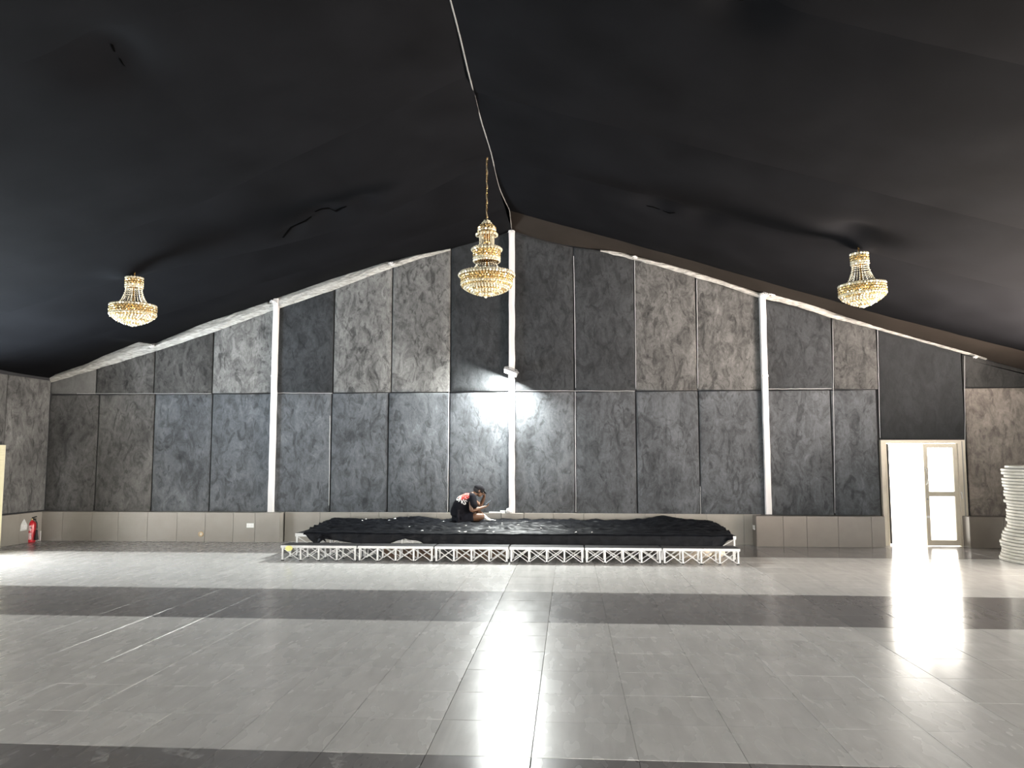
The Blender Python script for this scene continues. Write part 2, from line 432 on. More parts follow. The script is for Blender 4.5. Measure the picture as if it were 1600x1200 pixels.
SEAM = onY(800, 612, YP).z; SK = onY(800, 804, YP).z
low_x = [onY(x, 800, YP).x for x in (62,147,235,326,420,515,605,701,798.5,899,996,1095,1200,1304,1377)]
up_x = [onY(x, 560, YP).x for x in (66,152,242,333,428,521,612,704,799.5,897,992.5,1089,1194,1301,1371)]
TOPL = [(XL, 3.14)]+[(p.x, p.z) for p in [onY(x, y, YP) for x, y in ((67,599),(153,572),(243,544),(334,515),(425,484),(522,449),(613,415),(704,387),(760,373),(800,362),(850,377),(897,387),(940,391),(992,405),(1088,433),(1190,466),(1300,497),(1371,514),(1507,554),(1600,581))]]+[(XR, 3.1)]
topz = lambda x: _interp(TOPL, x)
def colr(v, tint=(1, 1, 1), a=1.0): return (v*tint[0], v*tint[1], v*tint[2], a)
COOL = (.93, 1.0, 1.08); NEU = (1.02, 1.0, .96); WARM = (1.14, 1.0, .88)
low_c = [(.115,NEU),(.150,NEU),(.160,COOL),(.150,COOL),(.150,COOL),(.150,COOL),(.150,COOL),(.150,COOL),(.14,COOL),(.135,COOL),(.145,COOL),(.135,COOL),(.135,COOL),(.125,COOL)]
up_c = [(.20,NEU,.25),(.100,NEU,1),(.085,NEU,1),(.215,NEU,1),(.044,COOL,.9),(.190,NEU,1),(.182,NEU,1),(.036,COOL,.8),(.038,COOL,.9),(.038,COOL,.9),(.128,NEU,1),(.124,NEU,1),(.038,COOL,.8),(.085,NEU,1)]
g = .009
rp = random.Random(5)
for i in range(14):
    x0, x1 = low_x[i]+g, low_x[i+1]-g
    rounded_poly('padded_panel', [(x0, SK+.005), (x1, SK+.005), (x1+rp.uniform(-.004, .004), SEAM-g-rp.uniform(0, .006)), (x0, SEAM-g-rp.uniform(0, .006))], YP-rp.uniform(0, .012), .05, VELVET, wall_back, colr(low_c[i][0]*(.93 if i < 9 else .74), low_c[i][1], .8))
    x0, x1 = up_x[i]+g, up_x[i+1]-g
    mid = [(x1+(x0-x1)*k/3, topz(x1+(x0-x1)*k/3)) for k in range(4)]
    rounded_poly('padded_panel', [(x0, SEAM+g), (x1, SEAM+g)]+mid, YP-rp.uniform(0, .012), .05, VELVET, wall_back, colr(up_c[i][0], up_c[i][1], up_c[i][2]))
dx = onY(1507, 640, YP).x; dtop = onY(1440, 686, YP).z
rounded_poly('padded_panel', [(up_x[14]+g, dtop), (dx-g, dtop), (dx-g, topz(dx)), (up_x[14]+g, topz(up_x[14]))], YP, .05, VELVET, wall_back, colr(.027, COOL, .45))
zs = onY(1550, 605.5, YP).z
rounded_poly('padded_panel', [(dx+g, zs+g), (XR, zs+g), (XR, topz(XR)), (dx+g, topz(dx))], YP, .05, VELVET, wall_back, colr(.04, NEU, .6))
dz = onY(1540, 806.5, YP).z
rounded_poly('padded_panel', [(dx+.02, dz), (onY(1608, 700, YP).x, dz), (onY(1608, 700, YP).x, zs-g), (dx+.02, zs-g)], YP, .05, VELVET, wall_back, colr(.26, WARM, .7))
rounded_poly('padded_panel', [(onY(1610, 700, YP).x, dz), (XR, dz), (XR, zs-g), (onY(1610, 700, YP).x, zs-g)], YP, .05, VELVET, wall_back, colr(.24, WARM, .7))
# left wall panels (turned 90 degrees)
pl = empty('panel_rail', (XL, 0, 0), PI/2, None)
pl.parent = wall_left
for k, (ya, yb) in enumerate([(14.17, 15.40), (12.95+.06, 14.15)]):
    o = rounded_poly('padded_panel', [(ya, .60), (yb, .60), (yb, 3.22), (ya, 3.22)], 0, .045, VELVET, pl, colr(.155, NEU, 1))
    o.location = (0, -.05, 0)
# narrow rows of loose stitched edging lit along some seams
EDGW = mat('pale_edging', (.42, .42, .42), .6)
def strip(name, x0, x1, pts=None, m=EDGW, w=.010, y=YP-.004):
    mb = MB(); a = onY(*x0, y); b = onY(*x1, y)
    n = 14; P_ = []
    for i in range(n+1):
        q = a.lerp(b, i/n); P_.append((q.x+rp.uniform(-.003, .003), y, q.z+rp.uniform(-.003, .003)))
    mb.tube(P_, w/2, 5); return mb.build(name, m, wall_back)
for a, b in (((804.5,610.5),(992,611)), ((120,615),(330,615)), ((430,614),(519,614.5)), ((896.5,400),(899.5,606)), ((898.5,612),(900,800)), ((991.5,404),(993.5,608)),
             ((701.5,613),(699.5,800)), ((1088.5,436),(1090.5,607)), ((1301,500),(1304.5,802)), ((1201,608),(1299,607)), ((1094,760),(1095,804)), ((1371,515),(1375,684)), ((1507,556),(1508.5,800)), ((61,800),(66,612)), ((515.5,650),(514,790))):
    strip('seam_edging', a, b)

# ------------------------------------------------------------------ plinth of floor tiles along the foot of the walls
SKIRT_SHADED = noisy('beige_tile_shaded', (.150, .130, .110), (.180, .158, .135), 2.0, .38, spec=.4)  # same beige tile, darkened: dim light on the right plinths painted into the colour
def plinth(name, x0, x1, yf, tiles, ztop, ends=(), SKIRT=SKIRT):
    base = tag(MB().box(x0+.004, yf+.012, 0, x1-.004, YB, ztop-.008).build(name, GROUT), kind='structure')
    for a, b in zip(tiles, tiles[1:]):
        h = .003; th = .012; mb = MB(); b1 = .002
        xs0, xs1 = a+h/2, b-h/2
        vs = [(xs0, yf+th, .002), (xs1, yf+th, .002), (xs1, yf+th, ztop), (xs0, yf+th, ztop), (xs0+b1, yf, .004), (xs1-b1, yf, .004), (xs1-b1, yf, ztop-b1), (xs0+b1, yf, ztop-b1)]
        mb.add(vs, [(4,5,6,7),(0,1,5,4),(1,2,6,5),(2,3,7,6),(3,0,4,7),(0,3,2,1)]); mb.build('tile', SKIRT, base)
    MB().box(x0, yf+.013, ztop-.008, x1, YB, ztop).build('cap_tile', SKIRT, base)
    for s_, xx in ends:
        MB().box(xx-.006, yf+.013, .002, xx+.006, YB, ztop-.009).build('end_tile', SKIRT, base)
    return base
Zt = .575
t1 = [XL]+[onY(x, 830, 15.25).x for x in (97, 143, 184, 230, 276, 320, 364, 398, 437)]
bl = plinth('baseboard_left', XL+.0, t1[-1], 15.25, t1, Zt, ends=((1, t1[-1]-.002),))
t2 = [t1[-1]+.03]+[onY(x, 808, 15.43).x for x in (500, 548, 592, 637, 682, 729, 783)]
bm_ = plinth('baseboard_middle', t2[0], t2[-1], 15.43, t2, Zt)
cx0, cx1 = onY(783.5, 808, 15.37).x, onY(818, 808, 15.37).x
plinth('baseboard_center', cx0, cx1, 15.37, [cx0, cx1], Zt-.002, ends=((1, cx1),))
t3 = [cx1+.01]+[onY(x, 810, 15.43).x for x in (865, 912, 960, 1008, 1056, 1104, 1162)]+[3.62]
plinth('baseboard_middle.001', t3[0], t3[-1], 15.43, t3, Zt)
xa = onY(1182, 830, 15.16).x
t4 = [xa]+[onY(x, 830, 15.16).x for x in (1224, 1261, 1310, 1362)]+[onY(1383.5, 830, 15.16).x]
br = plinth('baseboard_right', xa, t4[-1], 15.16, t4, Zt-.01, ends=((-1, xa+.002),), SKIRT=SKIRT_SHADED)
xb = onY(1516, 830, 15.2).x
plinth('baseboard_far_right', xb, XR, 15.2, [xb, xb+.6, xb+1.2, XR], Zt-.01, ends=((-1, xb+.002),), SKIRT=SKIRT_SHADED)
# left wall plinth
lb = tag(MB().box(XL, 12.95, 0, XL+.10, 15.24, Zt-.008).build('baseboard_side', GROUT), kind='structure')
for a, b in ((12.95, 13.4), (13.4, 14.0), (14.0, 14.6), (14.6, 15.245)):
    MB().box(XL+.1, a+.002, .002, XL+.112, b-.002, Zt).build('tile', SKIRT, lb)
MB().box(XL, 12.95, Zt-.007, XL+.11, 15.24, Zt).build('cap_tile', SKIRT, lb)

# ------------------------------------------------------------------ white wrapped columns
def column(name, xpx, label, y=15.40, w=.105, lumpy=False):
    p = onY(*xpx, y); X = p.x; top = roof(X)+.03
    top = edge_z(X)-.04
    mb = MB(); n = 26; vs = []; fs = []
    z0 = Zt if True else 0
    for i in range(n+1):
        z = z0+(top-z0)*i/n; d = rp.uniform(-.003, .003); e = rp.uniform(-.003, .003)+( .004*math.sin(i*1.9) if lumpy else 0)
        hw = w/2
        vs += [(X-hw+d, y+.1, z), (X-hw+d, y+.008, z), (X-hw+.01+d, y, z), (X+hw-.01+e, y, z), (X+hw+e, y+.008, z), (X+hw+e, y+.1, z)]
    for i in range(n):
        for k in range(5): fs.append((i*6+k, i*6+k+1, (i+1)*6+k+1, (i+1)*6+k))
    fs += [(0,1,2,3,4,5)[::-1], tuple(n*6+k for k in range(6))]
    c = mb.add(vs, fs).build(name, PVC); tag(c, kind='structure'); 
    zc = onY(xpx[0], 588, y).z
    t = MB()
    for k in range(3): t.tube([(X-w/2-.012, y+.02, zc+k*.012), (X-w/4, y-.008, zc+k*.012-.004), (X+w/4, y-.008, zc+k*.012+.005), (X+w/2+.012, y+.02, zc+k*.012)], .006, 5)
    t.build('cable_tie', PVC, c)
    return c
c1 = column('column_left', (426, 640), '', w=.105)
c2 = column('column_middle', (799.5, 640), '', w=.115, lumpy=True)
c3 = column('column_right', (1197, 640), '', w=.11)
# loose plastic wrap on the middle column's lower length
mb = MB()
for k in range(5):
    zz = .75+k*.45; xx = c2.bound_box[0][0]+.03+.05*(k % 2)
    mb.tube([(xx+.015*math.sin(j*1.7+k), 15.392, zz+j*.055) for j in range(9)], [.003, .006, .008, .007, .009, .007, .006, .004, .002], 5)
mb.build('torn_wrap', PVC, c2)

# gathered plastic sheet along the top edge of the wall
def gather(name, up, lo, Yf):
    mb = MB(); n = 90; vs = []; fs = []
    def at(tab, s):
        k = s*(len(tab)-1); i = min(int(k), len(tab)-2); f = k-i
        return (tab[i][0]*(1-f)+tab[i+1][0]*f, tab[i][1]*(1-f)+tab[i+1][1]*f)
    for i in range(n+1):
        s = i/n; a = onY(*at(up, s), Yf); b = onY(*at(lo, s), Yf)
        for j in range(6):
            q = b.lerp(a, j/5); bulge = .045*math.sin(PI*j/5)+.02*noise.noise(Vector((q.x*5, j*1.5, 2)))+.012*noise.noise(Vector((q.x*14, j*3, 5)))
            jit = .012*noise.noise(Vector((q.x*6, 7+j, 0)))*(1 if j in (0, 5) else .5)
            vs.append((q.x, Yf-bulge-.004, q.z+jit))
    for i in range(n):
        for j in range(5): fs.append((i*6+j, (i+1)*6+j, (i+1)*6+j+1, i*6+j+1))
    o = mb.add(vs, fs).build(name, SHEET, None, smooth=False)
    sm = o.modifiers.new('thickness', 'SOLIDIFY'); sm.thickness = .006; sm.offset = 1
    return tag(o, kind='structure')
gather('trim_1', [(66,592),(130,571),(180,549),(222,532),(240,538),(330,501),(416,472),(424,474),(430,466),(520,435),(600,409),(612,410),(650,398),(704,389)],
                 [(68,601),(130,583),(190,565),(222,555),(243,549),(334,519),(416,489),(424,486),(430,484),(522,453),(600,423),(613,419),(650,406),(704,391)], YP-.03)
gather('trim_2', [(938,391),(960,392),(992,401),(1040,411),(1088,425),(1130,439),(1188,459),(1200,456),(1240,462),(1300,489),(1340,501),(1371,511),(1440,531),(1507,549),(1540,560)],
                 [(938,393),(960,398),(992,406),(1040,419),(1088,434),(1130,446),(1188,466),(1200,468),(1240,477),(1300,497),(1340,507),(1371,515),(1440,534),(1507,553),(1540,562)], YP-.03)
k_ = MB()
for px, py, r in ((73,598,.05),(237,541,.05),(427,472,.06),(612,412,.05),(992,402,.04),(1195,461,.07),(1206,460,.05),(1524,558,.03),(799,362,.05)):
    c = onY(px, py, YP-.115); K = MB()
    for j in range(7):
        a = j*2.4+px; K.tube([(c.x, c.y, c.z), (c.x+r*math.cos(a), c.y-.01, c.z+r*.6*math.sin(a)), (c.x+r*1.5*math.cos(a+.6), c.y+.01, c.z+r*.9*math.sin(a+.6))], [.012, .010, .003], 5)
    K.build('knot', PVC, bpy.data.objects['trim_1'] if px < 780 else bpy.data.objects['trim_2'])
mb = MB(); p = onY(71, 596, YP-.12)
mb.tube([(p.x, p.y, p.z), (p.x+.03, p.y-.01, p.z-.06), (p.x+.05, p.y, p.z-.15)], [.014, .012, .006], 6); mb.build('knot', PVC, bpy.data.objects['trim_1'])

# ------------------------------------------------------------------ door
door = tag(empty('door_1', (0, 0, 0)), kind='structure')
YD = 15.46
def fr(x0, z0, x1, z1, y0=YD, y1=YD+.12, name='door_frame'):
    return MB().box(x0, y0, z0, x1, y1, z1).build(name, CREAM, door)
Xa = onY(1376.5, 700, YD).x; Xb = onY(1508, 700, YD).x; Zd = onY(1440, 687.5, YD).z
fr(Xa, .0, Xa+.075, Zd); fr(Xb-.13, 0, Xb, Zd); fr(Xa+.075, Zd-.06, Xb-.13, Zd)
fr(Xa+.09, 0, Xa+.11, Zd-.06, YD+.03, YD+.1, 'door_stop')
MB().box(Xb-.06, YD-.01, 0, Xb-.045, YD, Zd-.02).build('cable_trunk', GREYF, door)
# right leaf, nearly shut
lx0, lx1 = onY(1442, 700, YD+.04).x, Xb-.135
lz1 = Zd-.07
leaf = empty('door_leaf', (0, 0, 0), 0, door)
y0, y1 = YD+.03, YD+.075; sw = .075
def lf(a, b, c, d, n='stile'): MB().box(a, y0, b, c, y1, d).build(n, CREAM, leaf)
lf(lx0, .008, lx0+sw, lz1); lf(lx1-sw, .008, lx1, lz1)
zr = onY(1470, 772, YD).z
lf(lx0+sw, lz1-.075, lx1-sw, lz1, 'rail'); lf(lx0+sw, zr-.045, lx1-sw, zr+.045, 'rail'); lf(lx0+sw, .008, lx1-sw, .11, 'rail')
for a, b in ((.11, zr-.045), (zr+.045, lz1-.075)):
    MB().box(lx0+sw, YD+.05, a, lx1-sw, YD+.056, b).build('pane', GLASS, leaf)
MB().tube([(lx0+.03, y0, 1.14), (lx0+.03, y0-.05, 1.17), (lx0+.03, y0-.05, 1.42), (lx0+.03, y0, 1.45)], .012, 8).build('handle', WHITE, leaf, True)
MB().lathe([(.018, -.006), (.018, .006)], 12, (0, 0, 0)).build('lock', GREYF, leaf).matrix_local = Matrix.Translation((lx0+.035, y0, .87))@Matrix.Rotation(PI/2, 4, 'X')
MB().box(lx0+.01, y0-.006, .52, lx0+.06, y0, .56).build('latch_plate', WHITE, leaf)
MB().tube([(lx1+.02, y0-.01, 1.0), (lx1+.02, y0-.06, 1.0), (lx1+.025, y0-.06, .88)], .012, 8).build('handle', WHITE, door, True)
for zz in (.55, 1.6): MB().box(lx1-.005, y0-.01, zz, lx1+.02, y0+.02, zz+.09).build('hinge', CREAM, door)
# left leaf swung outwards, seen along its edge
leaf2 = empty('door_leaf', (0, 0, 0), 0, door)
h0 = Vector((Xa+.165, YD+.12, 0)); ang = math.atan2(h0.y, h0.x)+.012; dv = Vector((math.cos(ang), math.sin(ang), 0)); nv = Vector((-dv.y, dv.x, 0))
def lbox(u0, u1, z0, z1, n, m_, th=.04):
    vs = []
    for z in (z0, z1):
        for u, t in ((u0, -th/2), (u1, -th/2), (u1, th/2), (u0, th/2)): q = h0+dv*u+nv*t; vs.append((q.x, q.y, z))
    MB().add(vs, [(0,3,2,1),(4,5,6,7),(0,1,5,4),(1,2,6,5),(2,3,7,6),(3,0,4,7)]).build(n, m_, leaf2)
LG = mat('shaded_frame', (.62, .58, .55), .4)
lbox(-.02, .0, .03, lz1, 'gasket', BLACKR, .03); lbox(0, .075, .03, lz1, 'stile', CREAM); lbox(.60, .675, .03, lz1, 'stile', CREAM)
lbox(.075, .60, .03, .11, 'rail', CREAM); lbox(.075, .60, zr-.045, zr+.045, 'rail', CREAM); lbox(.075, .60, lz1-.075, lz1, 'rail', CREAM)
lbox(.075, .60, .11, zr-.045, 'pane', GLASS, .006); lbox(.075, .60, zr+.045, lz1-.075, 'pane', GLASS, .006)

# ------------------------------------------------------------------ stage: upper decks
def ztube(m, a, b, w=.022): m.bar(a, b, w)
post_s = MB().box(-.0125, -.0125, 0, .0125, .0125, .135).mesh('post', ALU)
SX = [-4.60+1.213*k for k in range(7)]
ordn = ['leftmost', 'second from the left', 'third from the left', 'third from the right', 'second from the right', 'rightmost']
decks = empty('stage_deck', (SX[0], 13.1, 0))
def build_deck(root, w, d, z, nb, rh=.055):
    MB().box(.006, .02, z-.022, w-.006, d-.02, z).build('deck_board', PLY, root)
    r = MB(); r.box(.004, 0, z-rh, w-.004, .019, z-.002); r.build('edge_rail', ALU, root)
    r = MB(); r.box(.004, d-.019, z-rh, w-.004, d, z-.002); r.build('edge_rail', ALU, root)
    for xx in (.004, w-.023): MB().box(xx, .0195, z-rh, xx+.019, d-.0195, z-.023).build('side_rail', ALU, root)
    ph = 0
    pm = MB().box(-.013, -.013, .02, .013, .013, z-rh-.001).mesh('post', ALU)
    fm = MB().box(-.018, -.018, 0, .018, .018, .02).mesh('foot', BLACKR)
    bw = (w-.06)/nb
    b1 = MB(); b1.bar((.012, -.006, z-rh-.010), (bw-.012, -.006, .018), .011, .009); b1 = b1.mesh('brace', ALU)
    b2 = MB(); b2.bar((.012, .007, .018), (bw-.012, .007, z-rh-.010), .011, .009); b2 = b2.mesh('brace', ALU)
    for yy in (.03, d-.03):
        for k in range(nb+1):
            o = link('post', pm, root, loc=(.03+bw*k, yy, 0)); link('foot', fm, o)
        for k in range(nb):
            link('brace', b1, root, loc=(.03+bw*k, yy, 0)); link('brace', b2, root, loc=(.03+bw*k, yy, 0))
build_deck(decks, 1.205, 2.05, .395, 2)
# end frame bracing seen at the left side
for k in range(6):
    o = decks if k == 0 else copy_tree(decks)
    o.location = (SX[k], 13.1, 0)
    tag(o, 'raised stage deck on an aluminium frame under the black sheet, %s' % ordn[k], 'stage deck', 'raised stage decks under the black sheet')
step = empty('stage_step', (0, 0, 0))
build_deck(step, 1.19, .41, .250, 4, .040)
PXS = [438, 558.5, 678.5, 795.5, 913.5, 1035, 1157.5]
SXS = [onY(x, 866, 12.62).x for x in PXS]
for k in range(6):
    o = step if k == 0 else copy_tree(step)
    o.location = (SXS[k]+.004, 12.60, 0); o.scale = ((SXS[k+1]-SXS[k]-.012)/1.19, 1, 1)
    tag(o, 'low aluminium stage step with crossed braces along the floor, %s of six' % ordn[k], 'stage step', 'low stage steps in front of the stage')
p = onY(450, 857, 12.57)
ym = MB().lathe([(.008, -.01), (.04, -.008), (.045, 0), (.04, .008), (.008, .01)], 14).build('tape_patch', mat('yellow_tape', (.62, .60, .20), .5), step)
ym.matrix_local = Matrix.Translation((p.x-step.location.x, -.012, p.z))@Matrix.Rotation(PI/2, 4, 'X')@Matrix.Scale(1.3, 4, (1, 0, 0))

# black sheet over the decks
def sheet_h(x, y):
    v = Vector((x*1.1, y*2.6, 1.7)); h = 0
    for (fx, fy, a, s_) in ((.9, 3.4, .030, 3), (2.4, 6.5, .030, 11), (5.5, 12, .018, 23)):
        n_ = noise.noise(Vector((x*fx+.5*noise.noise(Vector((x*1.2, y*1.2, s_))), y*fy+x*.4, s_)))
        h += a*(1-2.2*abs(n_))
    h += .050*math.exp(-((x+3.05)/.32)**2-((y-15.1)/.3)**2)+.075*math.exp(-((x-1.75)/.35)**2-((y-15.15)/.3)**2)+.05*math.exp(-((x-2.2)/.3)**2-((y-14.2)/.4)**2)
    return max(.004, .024+h)
def sheet():
    nx, ny, nd = 420, 110, 22
    x0, x1 = -4.60, 2.66; yf, yr = 13.075, 15.30
    vs = []; fs = []
    low = [(-4.62, .385), (-4.40, .375), (-4.34, .30), (-4.26, .25), (-4.16, .25), (-4.08, .31), (-3.85, .28), (-3.5, .23), (-3.2, .20), (-2.95, .25), (-2.85, .29), (-2.72, .32), (-2.6, .30), (-2.45, .27), (-2.35, .20), (-1, .19), (1, .19), (2.3, .20), (2.45, .25), (2.52, .33), (2.66, .36)]
    for i in range(nx+1):
        u = i/nx; x = x0+(x1-x0)*u
        # the sheet's left and right ends fall short of the deck's corners at the front
        for j in range(ny+1+nd):
            if j <= ny:
                t = j/ny; y = yr+(yf-yr)*t
                inl = .16*t if True else 0
                xx = x0+.0+inl+(x1-x0-inl-.05*t)*u
                e = min(1, (yr-y)/.1)
                z = .396+sheet_h(xx, y)*(1-.75*t**6)
                y_ = y
            else:
                t = (j-ny)/nd
                xx = x0+.16+(x1-x0-.21)*u
                zl = _interp(low, xx)
                z = .398-(.398-zl)*t
                fold = .012*math.sin(xx*21+2*math.sin(xx*3))+.010*noise.noise(Vector((xx*4, t*2, 4)))
                y_ = yf-.012-.006*t+(fold-.012)*t
                z += .004*noise.noise(Vector((xx*9, t*6, 1)))
            vs.append((xx, y_, z))
    m = ny+nd+1
    for i in range(nx):
        for j in range(m-1): fs.append((i*m+j, i*m+j+1, (i+1)*m+j+1, (i+1)*m+j))
    o = MB().add(vs, fs).build('stage_sheet', CLOTH, None, smooth=True)
    return tag(o, 'wrinkled shiny black sheet spread over the raised stage and hanging down its front', 'sheet')
st = sheet()
# crumpled end hanging over the left front corner
mb = MB(); vs = []; fs = []; n1, n2 = 26, 20
for i in range(n1+1):
    for j in range(n2+1):
        u, v = i/n1, j/n2; a = u*PI*.9-.2
        xx = -4.22+.15*u+.05*math.sin(v*5+u*3); yy = 13.055-.035*math.sin(a)+.02*noise.noise(Vector((u*5, v*5, 0)))
        vs.append((xx+.02*noise.noise(Vector((u*7, v*4, 3))), yy, .39-.20*v*(.7+.3*math.sin(u*7))+.01*noise.noise(Vector((u*9, v*9, 7)))))
for i in range(n1):
    for j in range(n2): fs.append((i*(n2+1)+j, i*(n2+1)+j+1, (i+1)*(n2+1)+j+1, (i+1)*(n2+1)+j))
mb.add(vs, fs).build('hanging_bunch', CLOTH, st, smooth=True)
def sheet_z(x, y):
    t = (15.30-y)/(15.30-13.075); return .396+sheet_h(x, y)*(1-.75*t**6)
# scraps of white paper on the sheet
SCR = mat('white_paper', (.78, .77, .74), .7)
rs = random.Random(11)
_o = ['second','third','fourth','fifth','sixth','seventh','eighth','ninth','tenth','eleventh']
ORDS = ['leftmost']+['%s from the left' % a for a in _o]+['%s from the right' % a for a in _o[::-1]]+['rightmost']
spots = [(717,831),(727,832),(761,830),(764,827),(766,828),(771,833),(784,824),(785,822),(839,822),(845,828),(660,829),(640,825),(566,819),(608,817),(693,818),(700,820),(728,826),(810,826),(900,836),(925,836),(572,815),(617,817)]
for k, (px, py) in enumerate(spots):
    d = ray(px, py); t = (.43-CAM_H)/d.z; p = ORI+d*t
    if not 13.12 < p.y < 15.2: p.y = min(15.1, max(13.16, p.y)); p.x = onY(px, py, p.y).x
    w, h = rs.uniform(.010, .03), rs.uniform(.010, .018); a = rs.uniform(0, PI)
    vs = []
    for q, (i, j) in enumerate(((-1,-1),(1,-1),(1,1),(-1,1),(0,0))):
        X, Y = i*w*math.cos(a)-j*h*math.sin(a), i*w*math.sin(a)+j*h*math.cos(a); vs.append((X, Y, rs.uniform(.0, .012)+(.012 if q == 4 else 0)))
    vs += [(x, y, z-.002) for x, y, z in vs]
    o = MB().add(vs, [(0,1,4),(1,2,4),(2,3,4),(3,0,4),(6,5,9),(7,6,9),(8,7,9),(5,8,9),(0,5,6,1),(1,6,7,2),(2,7,8,3),(3,8,5,0)]).build('paper_scrap', SCR, None)
    o.location = (p.x, p.y, sheet_z(p.x, p.y)+.003)
    tag(o, 'tiny torn white paper scrap on the black stage sheet, %s' % ORDS[sorted(range(len(spots)), key=lambda q: spots[q]).index(k)], 'paper scrap', 'paper scraps on the stage sheet')
# things stored under the stage
WOOD = noisy('brown_plywood', (.10, .06, .035), (.17, .10, .06), 5, .6, (1, 1, 6))
WCL = noisy('beige_crumpled_cloth', (.42, .36, .28), (.60, .53, .43), 8, .8, bump=.4)
for k, (xa_, xb_, yy, lab) in enumerate([(-3.15, -2.25, 13.25, 'brown plywood board standing on edge under the left half of the stage'), (-1.95, -1.0, 13.25, 'brown plywood board standing on edge under the middle of the stage')]):
    mb = MB(); mb.box(xa_, yy, .0, xb_, yy+.018, .20); o = mb.build('plywood_board', WOOD); tag(o, lab, 'board', 'boards stored under the stage')
mb = MB(); mb.box(-2.95, 13.16, .235, -2.35, 13.19, .285); mb = mb.build('white_batten', WHITE); tag(mb, 'white batten showing through the gap in the hanging black sheet', 'batten'); mb.name = 'batten'
mb = MB(); mb.bar((-2.66, 13.22, .0), (-2.60, 13.22, .31), .05, .02); tag(mb.build('timber_prop', WOOD), 'short brown timber prop in the gap of the hanging black sheet', 'timber')
def crumple(name, c, r, sc, seed, m_, label, cat):
    vs, fs = ICO[2]; out = []
    for v in vs:
        v = Vector(v); k = 1+.35*noise.noise(v*2+Vector((seed, 0, 0)))+.18*noise.noise(v*5+Vector((seed, 3, 0)))
        q = Vector((v.x*sc[0], v.y*sc[1], v.z*sc[2]))*r*k; out.append((c[0]+q.x, c[1]+q.y, max(c[2]-sc[2]*r*.8, c[2]+q.z)))
    return tag(MB().add(out, fs).build(name, m_, None, True), label, cat)
crumple('crumpled_cloth', (1.95, 13.35, .09), .11, (3.0, 1.1, 1.0), 4, WCL, 'crumpled beige cloth stuffed under the right end of the stage', 'cloth')
crumple('crumpled_cloth', (2.42, 13.5, .10), .10, (1.3, 1.1, 1.1), 9, WCL, 'small beige cloth bundle at the very right corner under the stage', 'cloth')

